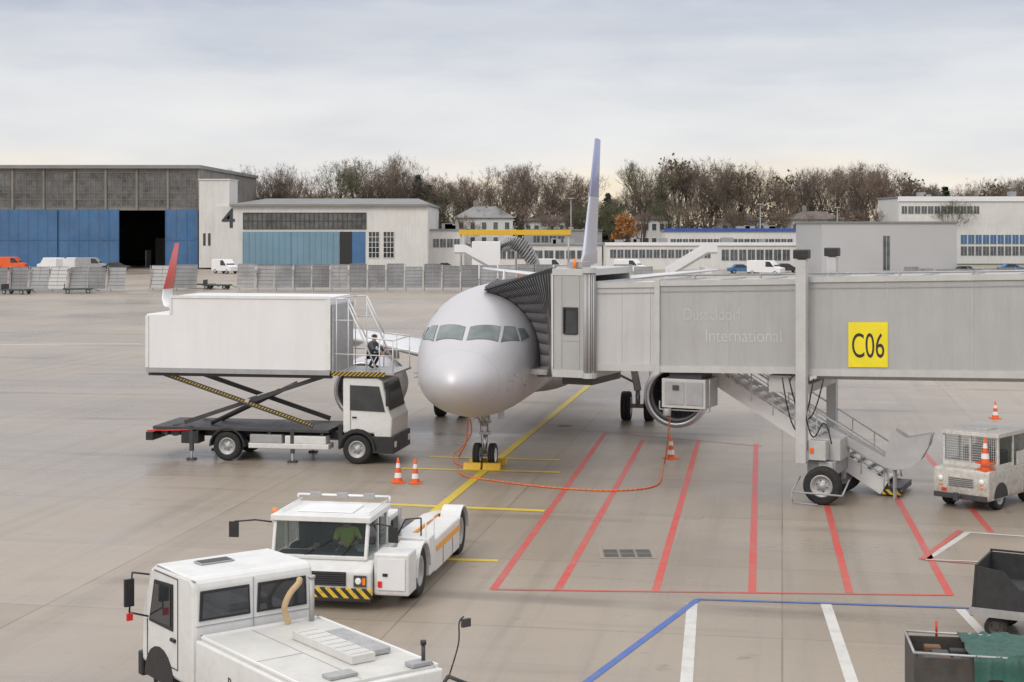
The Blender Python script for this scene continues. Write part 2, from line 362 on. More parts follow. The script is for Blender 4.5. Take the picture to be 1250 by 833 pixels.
def line(p,q,wd,m,lv=1):
    a=G(*p); b=G(*q); d=(b-a).normalized(); n=Vector((-d.y,d.x,0))*wd/2
    z=.004*lv
    b_=MB().add([(v.x,v.y,z) for v in(a-n,b-n,b+n,a+n)],[(0,1,2,3)],m)
    nm={P_red:'red_marking',P_yel:'yellow_marking',P_wh:'white_marking',P_bl:'blue_marking'}[m]
    o=b_.obj(nm,recalc=False); o['kind']='structure'
for p,q in(((602,720),(740,527)),((681,720),(785,537)),((800,722),(853,537)),((918,724),(923,542)),((1037,724),(1005,600)),((1160,727),(1093,604)),((1210,650),(1122,545))): line(p,q,.17,P_red)
line((600,720),(1162,727),.10,P_red,2); line((738,528),(930,545),.07,P_red,2); line((1125,683),(1172,648),.15,P_red,2); line((1125,683),(1260,695),.1,P_red,3)
line((722,468),(512,640),.27,P_yel,3)
line((525,558),(684,562),.26,P_yel,2); line((490,572),(684,577),.28,P_yel,2); line((425,614),(665,624),.30,P_yel,2); line((470,681),(608,685),.24,P_yel,2)
line((700,845),(852,732),.15,P_bl,2); line((850,732),(1190,743),.11,P_bl,3)
line((837,845),(845,737),.22,P_wh,1); line((1044,845),(1008,737),.22,P_wh,1); line((1172,744),(1225,800),.2,P_wh,1)
line((1130,684),(1182,650),.16,P_wh,1); line((1180,650),(1260,656),.13,P_wh,2); line((1130,684),(1260,689),.08,P_wh,4)
line((-30,421),(172,420),.35,P_wh,1)
drainm=mat('drain_iron',(.15,.14,.13),.6,.3,.2,4,.3,(.25,.22,.19))
drainf=mat('drain_concrete_frame',(.31,.27,.225),.7,0,.1,3,.3)
b=MB(); a=G(733,682); b.box(a.x,a.x+1.35,a.y,a.y+1.1,.004,.008,drainf)
for i in range(3):
    for j in range(2):
        x0=a.x+.10+i*.39; y0=a.y+.1+j*.46; b.box(x0,x0+.36,y0,y0+.42,.008,.011,drainm)
        for k in range(5): b.box(x0+.03,x0+.33,y0+.04+k*.075,y0+.065+k*.075,.0112,.0125,black)
o=b.obj('drain_cover'); o['kind']='structure'
for px,py,r in((845,632,.28),(690,520,.3),(340,640,.3)):
    v=G(px,py); o=MB().lathe([(r,0),(r,.008),(r*.92,.010),(0,.010)],(v.x,v.y,.0),(0,0,1),drainf,24,False).obj('manhole_cover'); o['kind']='structure'
# ---------------- AIRCRAFT
AA=R(-9.85); AC=root('passenger_aircraft','silver white twin-engine airliner parked nose-in on stand','airplane',(-.87,50.4,0),AA)
ZC=3.80
TAB=[(0,-.66,-.66,0),(.05,-.46,-.87,.22),(.2,-.24,-1.09,.48),(.45,-.03,-1.28,.76),(.8,.15,-1.44,1.0),(1.2,.31,-1.58,1.21),(1.8,.58,-1.74,1.45),(2.4,.99,-1.86,1.63),(3.0,1.40,-1.94,1.76),(3.6,1.70,-2.0,1.86),(4.5,1.95,-2.05,1.94),(6,2.05,-2.07,1.975),(8,2.07,-2.07,1.975),(15,2.07,-2.07,1.975),(22,2.07,-2.07,1.975),(25,2.07,-1.85,1.93),(28,2.05,-1.2,1.7),(31,2.0,-.4,1.3),(34,1.85,.45,.8),(36.5,1.55,1.0,.35),(37.5,1.38,1.15,.12)]
TT=[math.sqrt(t[0]) for t in TAB]
def fus(s):
    x=math.sqrt(max(s,0)); n=len(TAB)
    i=0
    while i<n-2 and x>TT[i+1]: i+=1
    h=TT[i+1]-TT[i]; u=(x-TT[i])/h; r=[]
    for k in(1,2,3):
        def sl(j):
            if j<=0: return (TAB[1][k]-TAB[0][k])/(TT[1]-TT[0])
            if j>=n-1: return (TAB[-1][k]-TAB[-2][k])/(TT[-1]-TT[-2])
            d1=(TAB[j][k]-TAB[j-1][k])/(TT[j]-TT[j-1]); d2=(TAB[j+1][k]-TAB[j][k])/(TT[j+1]-TT[j])
            return (d1+d2)/2 if d1*d2>0 else 0
        a,b_=TAB[i][k],TAB[i+1][k]; m0,m1=sl(i)*h,sl(i+1)*h
        r.append((2*u**3-3*u**2+1)*a+(u**3-2*u**2+u)*m0+(-2*u**3+3*u**2)*b_+(u**3-u**2)*m1)
    return r
def FP(s,phi,off=0):
    t,b_,hw=fus(s); mid=(t+b_)/2; hh=(t-b_)/2
    return Vector(((hw+off)*math.sin(phi),s-5.07,ZC+mid+(hh+off)*math.cos(phi)))
def loft(b,rings,m,closed=True,smooth=True,caps=False):
    n=len(rings[0]); vs=[v for r in rings for v in r]; fs=[]
    for j in range(len(rings)-1):
        for i in range(n if closed else n-1): fs.append((j*n+i,j*n+(i+1)%n,(j+1)*n+(i+1)%n,(j+1)*n+i))
    b.add(vs,fs,m,smooth)
    if caps: b.add(rings[0],[list(range(n))],m); b.add(rings[-1],[list(range(n))],m)
SS=[.001]+[(i/60)**2*37.5 for i in range(1,26)]+[6.9+i*.9 for i in range(0,34)]+[37.5]
SS=sorted(set(x for x in SS if x<=37.5))
NS=64
b=MB(); loft(b,[[FP(s,2*math.pi*i/NS) for i in range(NS)] for s in SS],silver); b.add([FP(.001,2*math.pi*i/NS) for i in range(NS)],[list(range(NS))],silver,True); b.add([FP(37.5,2*math.pi*i/NS) for i in range(NS)],[list(range(NS))],silver); b.obj('fuselage',AC)
def patch(name,cs,m,parent=AC,off=.012,n=6):
    vs=[];fs=[]
    for j in range(n+1):
        for i in range(n+1):
            u,v=i/n,j/n
            s=(1-u)*(1-v)*cs[0][0]+u*(1-v)*cs[1][0]+u*v*cs[2][0]+(1-u)*v*cs[3][0]
            p=(1-u)*(1-v)*cs[0][1]+u*(1-v)*cs[1][1]+u*v*cs[2][1]+(1-u)*v*cs[3][1]
            vs.append(FP(s,R(p),off))
    for j in range(n):
        for i in range(n): k=j*(n+1)+i; fs.append((k,k+1,k+n+2,k+n+1))
    return MB().add(vs,fs,m,True).obj(name,parent)
wframe=mat('window_surround',(.22,.22,.23),.4,.3)
W=[[(1.74,3.5),(2.08,38),(2.62,33.5),(2.28,3.5)],[(2.16,42.5),(2.80,60.5),(3.04,48.5),(2.74,38)],[(2.92,63.5),(3.48,67),(3.43,57.5),(3.13,52)]]
for sg in(1,-1):
    for q in W:
        cs=[(s,p*sg) for s,p in q]
        cx=sum(c[0] for c in cs)/4; cp=sum(c[1] for c in cs)/4
        fr=[(cx+(s-cx)*1.09,cp+(p-cp)*1.07) for s,p in cs]
        patch('window_frame',fr,wframe,off=.006); patch('cockpit_window',cs,cockglass,off=.014)
    for i in range(26):
        s=8.2+i*.8+.2
        patch('passenger_window',[(s,72*sg),(s+.23,72*sg),(s+.23,62.5*sg),(s,62.5*sg)],glass,n=2)
    patch('cabin_door',[(4.6,102*sg),(5.45,102*sg),(5.45,50*sg),(4.6,50*sg)],silver,n=8,off=.015)
b=MB(); r1=[FP(1.15,2*math.pi*i/NS,.002) for i in range(NS)]; r2=[FP(1.163,2*math.pi*i/NS,.002) for i in range(NS)]; loft(b,[r1,r2],mat('seam_grey',(.42,.42,.44),.5)); b.obj('radome_seam',AC)
b=MB()
for sg in(1,-1):
    for s,p in((2.0,88),(2.5,100),(3.0,112)): b.cyl(FP(s,R(p*sg),0),FP(s,R(p*sg),.10)+Vector((0,-.12,0)),.016,grey,n=6)
b.obj('probe',AC)
b=MB(); pink=mat('pink_emblem',(.50,.38,.41),.5)
for i in range(14):
    a=i/14*2*math.pi; s=1.75+.18*math.cos(a); p=101+8*math.sin(a); b.cyl(FP(s,R(p),.003),FP(s,R(p),.012),.018,pink,n=8)
for k in range(5): b.cyl(FP(1.57,R(93-3.4*k),.003),FP(1.57,R(93-3.4*k),.012),.018,pink,n=8)
b.obj('emblem',AC)
b=MB(); rg=[]
for s,k in((10,.02),(11.2,.55),(12.5,.95),(15,1),(17.5,1),(19.3,.7),(21,.02)):
    rg.append([Vector((2.15*k*math.cos(a)*(1 if k>.1 else 0.5),s-5.07,2.35-.78*k*math.sin(a) if math.sin(a)>0 else 2.35-.3*k*math.sin(a))) for a in [2*math.pi*i/28 for i in range(28)]])
loft(b,rg,silver); b.obj('belly_fairing',AC)
def airfoil(le,ch,th,up=Vector((0,0,1))):
    pts=[]
    X=[1,.85,.65,.45,.28,.14,.05,.012,0,.012,.05,.14,.28,.45,.65,.85]
    for i,x in enumerate(X):
        t=th*ch*(2.97*math.sqrt(x)-1.26*x-3.516*x*x+2.843*x**3-1.036*x**4)/2
        pts.append(Vector(le)+Vector((0,ch*x,0))+up*(t if i<8 else -t*.7))
    return pts
for sg in(1,-1):
    b=MB(); loft(b,[airfoil((sg*1.5,6.2,2.60),6.4,.13),airfoil((sg*6.4,8.75,3.32),3.9,.12),airfoil((sg*12,11.6,3.85),2.6,.11),airfoil((sg*16.6,13.95,4.25),1.55,.10)],wingw,caps=True)
    b.obj('wing',AC)
    b=MB()
    for x,y0,z,l in((3.4,11.2,2.6,3.2),(7.8,12,3.1,3.0),(11.5,13.2,3.5,2.6)):
        b.lathe([(0.02,0),(.16,.4),(.22,1.1),(.15,l*.7),(.02,l)],(sg*x,y0-.6,z-.08),(0,1,0),wingw,12)
    b.obj('flap_fairing',AC)
    b=MB(); loft(b,[airfoil((sg*.6,28.3,4.95),3.6,.1),airfoil((sg*6.2,31.6,5.45),1.5,.09)],wingw,caps=True); b.obj('horizontal_stabilizer',AC)
b=MB()
loft(b,[airfoil((-16.6,13.95,4.25),1.55,.10),airfoil((-16.85,14.15,4.33),1.5,.1,Vector((.4,0,.9)).normalized()),airfoil((-17.05,14.45,4.62),1.35,.1,Vector((.9,0,.3)).normalized()),airfoil((-17.1,14.7,5.0),1.2,.09,Vector((1,0,.05)))],whiteclean,caps=True)
loft(b,[airfoil((-17.1,14.7,5.0),1.2,.09,Vector((1,0,.05))),airfoil((-17.0,15.8,7.0),.5,.09,Vector((1,0,.05)))],mat('winglet_red',(.62,.10,.09),.4),caps=True); b.obj('winglet',AC)
b=MB(); b.prism([(13.9,4.1),(15.5,4.15),(15.8,4.5),(14.9,4.45)],16.6,16.66,wingw,'x'); b.obj('wing_tip_fence',AC)
def finsec(y,z,ch,th): return [Vector((p.z*1.0,p.y,z)) for p in airfoil((0,y,0),ch,th)]
b=MB(); loft(b,[finsec(23.6,5.80,7.6,.05),finsec(25.2,6.35,5.6,.085)],silver,caps=True); loft(b,[finsec(25.2,6.35,5.6,.085),finsec(27.7,9.2,4.0,.085)],finlight,caps=True); loft(b,[finsec(27.7,9.2,4.0,.085),finsec(30.2,12.25,2.3,.085)],finblue,caps=True)
b.obj('tail_fin',AC)
for sg in(1,-1):
    EN=MB(); o3=(sg*5.75,5.95,1.72)
    EN.lathe([(1.06,.0),(1.12,.12),(1.18,.5),(1.20,1.2),(1.16,2.2),(1.0,3.1),(.93,3.3),(.88,3.3),(.86,2.2),(.86,1.2),(.9,.9),(.91,.4)],(0,0,0),(0,1,0),silver,40,False)
    en=EN.obj('engine',AC,o3)
    b=MB(); b.lathe([(.905,.45),(.91,.2),(.94,.05),(.985,-.02),(1.04,-.01),(1.085,.06),(1.125,.16)],(0,0,0),(0,1,0),metal,40,False); b.obj('inlet_lip',en)
    b=MB()
    for i in range(28):
        a=2*math.pi*i/28
        def pp(r,da,y): return (r*math.cos(a+da),y,r*math.sin(a+da))
        b.add([pp(.26,0,.82),pp(.87,0,.80),pp(.87,.30,.98),pp(.26,.16,1.0)],[(0,1,2,3)],fanm,True)
    b.lathe([(.88,1.1),(.01,1.1)],(0,0,0),(0,1,0),black,28,False); b.obj('fan',en)
    b=MB(); b.lathe([(.005,.42),(.1,.5),(.2,.68),(.28,.9)],(0,0,0),(0,1,0),darkgrey,24,False); b.obj('spinner',en)
    b=MB(); b.lathe([(.7,2.2),(.68,3.3),(.52,4.1),(.45,4.1),(.3,3.9),(.15,4.6),(.02,4.9)],(0,0,0),(0,1,0),dullmetal,28,False); b.obj('core_nozzle',en)
    b=MB(); loft(b,[[Vector((x_,y,z)) for x_,y,z in((-.12,1.0,1.1),(.12,1.0,1.1),(.18,5.0,.75),(-.18,5.0,.75))],[Vector((x_,y,z)) for x_,y,z in((-.06,1.8,1.45),(.06,1.8,1.45),(.12,5.0,1.5),(-.12,5.0,1.5))]],silver,caps=True,smooth=False); b.obj('engine_pylon',en)
ng=MB(); ng.cyl((0,.05,2.1),(0,0,1.05),.11,whiteclean,n=16); ng.cyl((0,0,1.05),(0,0,.42),.07,metal,n=14); ng.cyl((-.22,0,.385),(.22,0,.385),.06,dullmetal,n=12)
ng.beam((0,-.9,1.95),(0,-.02,1.3),.07,.07,grey); ng.beam((-.28,-.5,1.9),(-.05,0,1.25),.04,.04,grey); ng.beam((.28,-.5,1.9),(.05,0,1.25),.04,.04,grey)
ng.beam((0,.1,1.05),(0,.28,.78),.05,.09,grey); ng.beam((0,.28,.78),(0,.08,.5),.05,.09,grey); ng.box(-.17,.17,-.14,.1,1.05,1.15,dullmetal); ng.box(-.2,.2,-.1,.06,1.42,1.5,dullmetal)
ng.tube([(.09,-.1,1.9),(.13,-.12,1.5),(.1,-.1,1.1),(.07,-.08,.6)],.012,black,6); ng.tube([(-.09,-.1,1.9),(-.14,-.1,1.4),(-.08,-.1,.7)],.012,black,6)
nose=ng.obj('nose_gear',AC)
for x in(-.25,.25): wheel(nose,(x,0,.385),.385,.22,(1,0,0),whiteclean)
for x in(-.13,.13):
    b=MB(); b.lathe([(.02,.12),(.07,.06),(.085,0)],(x,-.16,1.55),(0,1,0),darkgrey,16,False); b.lathe([(.082,0),(.0,-.012)],(x,-.16,1.55),(0,1,0),whitel,16,False); b.obj('taxi_light',nose)
for sg in(1,-1): MB().prism([(.15,2.05),(1.3,2.0),(1.25,1.45),(.25,1.5)],sg*.38,sg*.41,silver,'x').obj('gear_door',nose)
for sg in(1,-1):
    b=MB(); b.cyl((sg*3.5,0,2.8),(sg*3.795,0,1.2),.15,whiteclean,n=16); b.cyl((sg*3.795,0,1.25),(sg*3.795,0,.55),.1,metal,n=14); b.cyl((sg*3.795-.45,0,.58),(sg*3.795+.45,0,.58),.09,dullmetal); b.beam((sg*2.2,.1,2.2),(sg*3.7,.0,1.5),.09,.09,grey); b.beam((sg*3.795,.1,1.2),(sg*3.795,.4,.9),.1,.06,grey);b.beam((sg*3.795,.4,.9),(sg*3.795,.1,.62),.1,.06,grey)
    mg=b.obj('main_gear',AC,(0,12.64,0))
    for x in(-.46,.46): wheel(mg,(sg*3.795+x,0,.58),.58,.4,(1,0,0),whiteclean)
    MB().prism([(-.7,2.6),(.7,2.6),(.6,.95),(-.5,.95)],sg*4.3,sg*4.33,silver,'x').obj('gear_door',mg)
b=MB(); b.lathe([(.07,0),(.07,.06),(.02,.14)],(0,7,ZC+2.06),(0,0,1),redl,12); b.obj('beacon_light',AC)
b=MB(); b.prism([(0,0),(.45,0),(.4,.38),(.22,.38)],-.012,.012,whiteclean,'x'); b.obj('antenna',AC,(0,3.2,ZC+2.06))
for sg in(0,1):
    for x in(-.35,.35):
        b=MB(); b.prism([(-.16,0),(.16,0),(.07,.2),(-.07,.2)],-.28,.28,yellowp,'x'); yy=-.5 if sg==0 else .52
        p=RM[AC.name]@Vector((x*.9,yy,0)); o=b.obj('wheel_chock',None,p,(0,0,AA),.01); tag(o,'yellow wheel chock against the aircraft nose wheel','wheel chock','wheel chocks at the nose gear')
# ---------------- JET BRIDGE
BA=R(-25); BO=(2.5,47.0,0); JB=root('passenger_boarding_bridge','grey telescopic passenger boarding bridge docked to the aircraft','jet bridge',BO,BA); BM=RM[JB.name]
K=.029
def tun(name,x0,x1,y0,y1,zb,zt,m,ribs):
    b=MB(); b.box(x0,x1,y0,y1,zb,zt,m,K); b.obj(name,JB)
    b=MB()
    for z in (zb-.06,zt-.12): b.box(x0,x1,y0-.05,y0-.003,z,z+.2 if z<zt-1 else z+.16,bridgetrim,K); b.box(x0,x1,y1+.003,y1+.05,z,z+.18,bridgetrim,K)
    b.box(x0-.04,x0+.12,y0-.08,y1+.08,zb-.09,zt+.08,bridgetrim,K)
    x=x0+ribs
    while x<x1-.2:
        b.box(x,x+.02,y0-.012,y0-.002,zb+.15,zt-.14,bridgetrim,K); x+=ribs
    b.box(x0+.12,x1,y0-.02,y0-.008,zt-.30,zt-.27,grey,K)
    x=x0+.6
    while x<x1: b.box(x,x+.05,y0+.1,y1-.1,zt+.002,zt+.05,bridgetrim,K); x+=1.3
    b.obj('tunnel_trim',JB)
tun('tunnel_section',6.45,24,0,3.0,3.42,6.13,bridgem,2.3)
tun('tunnel_section',1.94,6.55,.09,2.91,3.46,6.08,bridgem,2.2)
tun('tunnel_section',-.1,2.0,.18,2.82,3.48,6.04,bridgeinner,.9)
b=MB(); b.beam((6.6,1.5,3.5),(24,1.5,4.0),1.6,.22,dullmetal); b.obj('under_frame',JB)
b=MB(); b.tube([(2.2,.4,6.32),(23.5,.4,6.9)],.03,dullmetal,6)
for x in range(3,23,2): b.box(x,x+.06,.36,.44,6.13+K*x,6.27+K*x,dullmetal)
b.obj('roof_conduit',JB)
b=MB(); b.box(7.68,8.78,-.03,-.013,3.62,4.88,yellowsign,K); sg_=b.obj('gate_sign',JB)
text('C06',.98,black,sg_,(8.23,-.033,4.27+8.2*K-.08),(R(90),-math.atan(K),0),'gate_number',.56)
fade=mat('faded_lettering',(.525,.525,.52),.55,0,.06,2,.3,(.45,.45,.44))
fade2=mat('faded_lettering_ghost',(.497,.497,.492),.55,0,.05,2,.3,(.46,.46,.45))
text('International',.54,fade,JB,(4.6,.083,4.60),(R(90),-math.atan(K),0),'faded_lettering',.84,.001)
text('Düsseldorf',.50,fade2,JB,(3.65,.083,5.2),(R(90),-math.atan(K),0),'faded_lettering',.8,.001)
b=MB()
b.box(-1.35,-.02,-.12,3.12,3.2,3.42,bridgetrim); b.box(-1.35,-.02,-.12,3.12,6.3,6.5,bridgetrim)
b.box(-1.30,-.98,-.1,-.02,3.42,6.3,bridgem)
b.box(-.98,-.52,-.1,-.02,3.42,4.55,bridgem); b.box(-.98,-.52,-.1,-.02,5.3,6.3,bridgem); b.box(-.52,-.3,-.1,-.02,3.42,6.3,bridgem)
b.box(-1.05,-1.03,-.112,-.101,3.45,6.28,grey); b.box(-.47,-.45,-.112,-.101,3.45,6.28,grey); b.box(-1.03,-.47,-.112,-.101,4.3,4.32,grey)
b.box(-1.3,-.02,3.0,3.1,3.42,6.3,bridgetrim); b.obj('bridge_cab',JB,bevel=.012)
b=MB(); b.box(-.98,-.52,-.07,-.045,4.55,5.3,glass)
for a_ in((-1.0,-.95,4.52,5.33),(-.55,-.5,4.52,5.33)): b.box(a_[0],a_[1],-.125,-.101,a_[2],a_[3],black)
for z in(4.5,5.28): b.box(-.95,-.55,-.125,-.101,z,z+.05,black)
b.obj('cab_window',JB)
b=MB()
for i in range(9):
    a=math.pi*(i/8); b.cyl((-.17+.16*math.cos(a),.02-.22*math.sin(a),3.35),(-.17+.16*math.cos(a),.02-.22*math.sin(a),6.4),.03,bridgetrim if i%2 else grey,n=8)
for z0_,z1_ in((3.2,3.36),(6.38,6.54)): b.prism([(-.17+.22*math.cos(math.pi*i/8),.02-.29*math.sin(math.pi*i/8)) for i in range(9)],z0_,z1_,bridgetrim,'z')
b.obj('rolling_curtain',JB)
b=MB(); b.box(-1.0,-.5,.2,.9,6.52,6.7,grey); b.obj('roof_unit',JB); MB().cyl((-.7,.1,6.5),(-.7,.1,6.8),.05,orangel).obj('roof_beacon',JB)
Ai=RM[AC.name]; inv=BM.inverted()
def fc(u):
    if u<.42: return Ai@FP(4.05+.25*u,R(108-(108-4)*(u/.42)),.08)
    if u<.58: return Ai@FP(4.15+3.05*(u-.42)/.16,R(4),.08)
    return Ai@FP(7.2,R(4+104*(u-.58)/.42),.06)
def frc(u):
    if u<.42: p=Vector((-1.36,-.08,3.25+3.25*u/.42))
    elif u<.58: p=Vector((-1.36,-.08+3.16*(u-.42)/.16,6.5))
    else: p=Vector((-1.36,3.08,6.5-3.25*(u-.58)/.42))
    return p
b=MB(); NR=48; NU=50; rings=[]
for j in range(NR+1):
    k=j/NR; rg=[inv@fc(i/NU) for i in range(NU+1)]; rg2=[frc(i/NU) for i in range(NU+1)]
    rr_=[a*k+b_*(1-k) for a,b_ in zip(rg,rg2)]
    if j%2 and j<NR:
        cen=sum(rr_,Vector())/len(rr_); rr_=[cen+Vector(((p-cen).x,(p-cen).y*1.04,(p-cen).z*1.03)) for p in rr_]
    rings.append(rr_)
loft(b,rings,bellow,closed=False,smooth=False); b.obj('canopy_bellows',JB,recalc=False)
b=MB()
for j in range(1,NR,2): b.tube([rings[j][i] for i in range(0,NU+1,2)],.008,bellowl,4)
b.tube([rings[NR][i] for i in range(0,NU+1,2)],.05,bellow,6); b.tube([rings[0][i] for i in range(0,NU+1,2)],.045,bridgetrim,6)
b.obj('canopy_hoop',JB)
b=MB(); b.box(-2.4,-1.36,.3,2.7,3.2,3.36,dullmetal); b.box(-1.2,-.2,.3,2.7,2.95,3.19,darkgrey); b.obj('cab_floor',JB)
for y in(-.32,3.32):
    b=MB(); b.box(6.28,6.58,y-.15,y+.15,1.1,6.85,bridgetrim); b.box(6.33,6.53,y-.1,y+.1,6.8,6.9,grey); c_=b.obj('lift_column',JB,bevel=.02)
    MB().box(6.22,6.64,y-.2,y+.2,6.88,7.14,black).obj('column_cap',c_,bevel=.03)
b=MB(); b.box(6.3,6.56,-.3,3.3,3.05,3.3,bridgetrim); b.box(6.25,6.6,-.3,3.3,1.15,1.45,bridgetrim); b.box(6.5,7.3,.0,1.9,.75,1.15,grey); b.box(6.7,7.4,.2,1.4,1.15,1.75,bridgetrim)
b.cyl((7.05,-.5,.53),(7.05,2.1,.53),.1,darkgrey); b.box(6.85,7.25,-.1,.15,.45,1.15,bridgetrim); b.box(6.85,7.25,1.5,1.75,.45,1.15,bridgetrim)
b.box(6.6,7.1,-.28,.1,1.2,1.75,bridgetrim); b.box(6.66,6.76,-.32,-.29,1.4,1.55,orangep)
b.obj('drive_carriage',JB,bevel=.02)
wheel(JB,(7.05,-.42,.53),.53,.38,(0,1,0),dullmetal); wheel(JB,(7.05,2.1,.53),.53,.38,(0,1,0),dullmetal)
b=MB(); b.tube([(6.35,-.2,.7),(6.25,-.75,.35),(7.7,-.85,.35),(7.75,-.2,.7)],.025,grey,8); b.tube([(6.25,-.75,.35),(6.28,-.75,.05),(7.0,-.82,.05)],.02,grey,8); b.obj('wheel_guard',JB)
for k,(x0,x1,zl) in enumerate(((6.0,7.0,2.3),(5.85,6.75,2.0),(6.1,7.3,1.7))):
    b=MB(); pts=[]
    for i in range(17):
        u=i/16; pts.append((x0+(x1-x0)*u,-.12-.15*k,3.5-(3.5-zl)*(1-(2*u-1)**2) if k<2 else 3.4-1.9*u+.5*math.sin(u*9)))
    b.tube(pts,.022,black,6); b.obj('hanging_cable',JB)
stm=mat('stair_light_grey',(.74,.74,.74),.45,.05,.05,2,.15,(.45,.43,.4))
b=MB(); x0,z0,x1,z1=3.1,3.35,8.35,.22; n=18; ya,yb=1.6,3.35
for y in(ya,yb): b.beam((x0,y,z0-.02),(x1,y,z1+.02),.06,.42,stm)
for i in range(n):
    u=(i+.5)/n; x=x0+(x1-x0)*u; z=z0+(z1-z0)*u+.10; b.box(x-.16,x+.16,ya+.03,yb-.03,z-.02,z+.03,stm); b.box(x-.16,x-.14,ya+.03,yb-.03,z-.10,z-.021,grey)
b.box(2.4,3.2,ya-.05,yb+.05,3.3,3.37,stm); st=b.obj('service_stairs',JB)
b=MB()
for y in(ya-.03,yb+.03):
    b.tube([(2.5,y,4.3),(x0,y,4.3),(x1,y,z1+1.0),(x1+.15,y,z1+.1)],.03,stm,8); b.tube([(x0,y,3.9),(x1,y,z1+.6)],.022,stm,6); b.tube([(x0,y,3.65),(x1,y,z1+.38)],.02,stm,6)
    for i in range(9):
        u=i/8; b.cyl((x0+(x1-x0)*u,y,z0+(z1-z0)*u),(x0+(x1-x0)*u,y,z0+(z1-z0)*u+.98),.022,stm,n=6)
b.obj('handrail',st)
b=MB(); b.box(8.15,8.8,ya+.1,yb,.1,.26,darkgrey); b.box(8.15,8.85,ya-.0,ya+.04,.06,.2,hazy); b.obj('stair_foot',st)
for y in(ya+.2,yb-.1): wheel(st,(8.45,y,.14),.14,.08,(0,1,0))
# baggage slide: flat sloping tray with an angular upturned end panel
scm=mat('chute_grey_sheet',(.50,.50,.51),.4,.25,.08,1.5,.2,(.3,.28,.26))
b=MB(); path=[(6.9,1.78),(7.7,1.30),(8.35,.98),(8.75,.90),(9.15,.98),(9.45,1.22),(9.68,1.62),(9.76,1.95)]
ys=(1.05,1.5); 
for (xa,za),(xb,zb_) in zip(path[:-1],path[1:]):
    b.add([(xa,ys[0],za),(xb,ys[0],zb_),(xb,ys[1],zb_),(xa,ys[1],za)],[(0,1,2,3)],scm,True)
ob=b.obj('slide_tray',JB,recalc=False); md=ob.modifiers.new('s','SOLIDIFY'); md.thickness=.03
b=MB()
for y in(ys[0]-.02,ys[1]+.0):
    b.prism([(8.45,.93),(8.75,.87),(9.17,.95),(9.48,1.20),(9.70,1.60),(9.78,1.96),(9.55,1.90),(9.1,1.80),(8.72,2.02),(8.55,1.60)],y,y+.02,scm)
    b.prism([(6.9,1.75),(8.45,.93),(8.5,1.2),(6.9,2.0)],y,y+.02,scm)
b.obj('slide_side_panel',JB)
b=MB(); b.beam((8.72,1.15,.0),(8.72,1.15,.9),.05,.05,grey); b.beam((8.72,1.4,.0),(8.72,1.4,.9),.05,.05,grey); b.beam((8.72,1.15,.3),(8.72,1.4,.3),.04,.04,grey); b.obj('slide_leg',JB)
b=MB(); b.box(2.1,3.45,.1,1.3,2.42,3.28,bridgetrim); b.box(2.2,2.8,.07,.098,2.52,3.2,grey); b.box(2.85,3.38,.07,.098,2.52,3.2,grey); b.box(2.45,2.65,.04,.069,2.95,3.1,darkgrey)
b.box(2.3,3.3,.2,1.2,3.28,3.46,darkgrey); b.cyl((2.3,.0,2.4),(2.3,.0,2.2),.12,dullmetal); b.tube([(2.0,.2,2.6),(2.0,.2,2.35),(3.55,.2,2.35),(3.55,.2,3.3)],.025,dullmetal,6)
b.obj('hanging_power_unit',JB,bevel=.02)
b=MB(); b.box(5.3,6.2,.3,1.5,3.0,3.5,bridgetrim); b.obj('control_box',JB,bevel=.02)
def bez(P,n=40):
    out=[];P=[Vector(p) for p in P]
    for s in range(len(P)-1):
        p0=P[max(s-1,0)];p1=P[s];p2=P[s+1];p3=P[min(s+2,len(P)-1)]
        for i in range(n//4):
            t=i/(n//4); out.append(.5*((2*p1)+(-p0+p2)*t+(2*p0-5*p1+4*p2-p3)*t*t+(-p0+3*p1-3*p2+p3)*t**3))
    out.append(P[-1]); return out
def gz(px,py): v=G(px,py); return (v.x,v.y,.03)
pts=bez([(G(571,512,1.6)),G(569,540,.9),gz(560,560),gz(563,580),gz(610,589),gz(680,597),gz(750,600),gz(800,594),gz(808,575),(5.0,51,.03),(4.9,49,1.0),(4.75,46.6,2.4)])
o=MB().tube(pts,.026,hose_m,8).obj('ground_power_cable'); tag(o,'orange ground power cable lying on the apron','cable')
pts=bez([(G(574,512,1.6)),G(575,530,1.1),G(562,548,.4),gz(554,556),gz(556,566),gz(575,572)])
o=MB().tube(pts,.02,hose_m,8).obj('headset_cable'); tag(o,'short orange cable hanging beside the nose wheel','cable')
# ---------------- CATERING TRUCK
CT=root('catering_truck','white high-loader catering truck with raised box body','truck',(-9.25,52.8,0),AA)
b=MB(); prof=[(-2.8,2.98),(3.55,2.98),(3.55,5.45),(-1.95,5.45),(-1.95,4.85),(-2.8,4.85)]
b.prism(prof,-1.25,1.25,boxwhite); bx=b.obj('cargo_box',CT,bevel=.02)
b=MB()
for x0,x1,z0,z1 in((-2.8,3.55,2.90,3.06),(3.42,3.58,3.07,5.38),(-2.83,-2.72,3.07,4.8),(-1.98,-1.9,4.86,5.38),(-1.98,3.58,5.39,5.48)): b.box(x0,x1,-1.285,-1.253,z0,z1,grey if z0<3 else white)
b.box(-2.8,3.55,-1.1,-.9,2.78,2.9,darkgrey); b.box(-2.8,3.55,.9,1.1,2.78,2.9,darkgrey)
b.obj('box_frame',bx)
b=MB(); b.box(-2.75,4.4,-.5,-.35,.72,.98,darkgrey); b.box(-2.75,4.4,.35,.5,.72,.98,darkgrey); b.box(-2.6,3.5,-1.2,1.2,1.0,1.1,darkgrey)
b.box(-2.85,-2.6,-1.2,1.2,.62,.9,black); b.box(-2.88,-2.852,-1.1,-.85,.65,.8,redl)
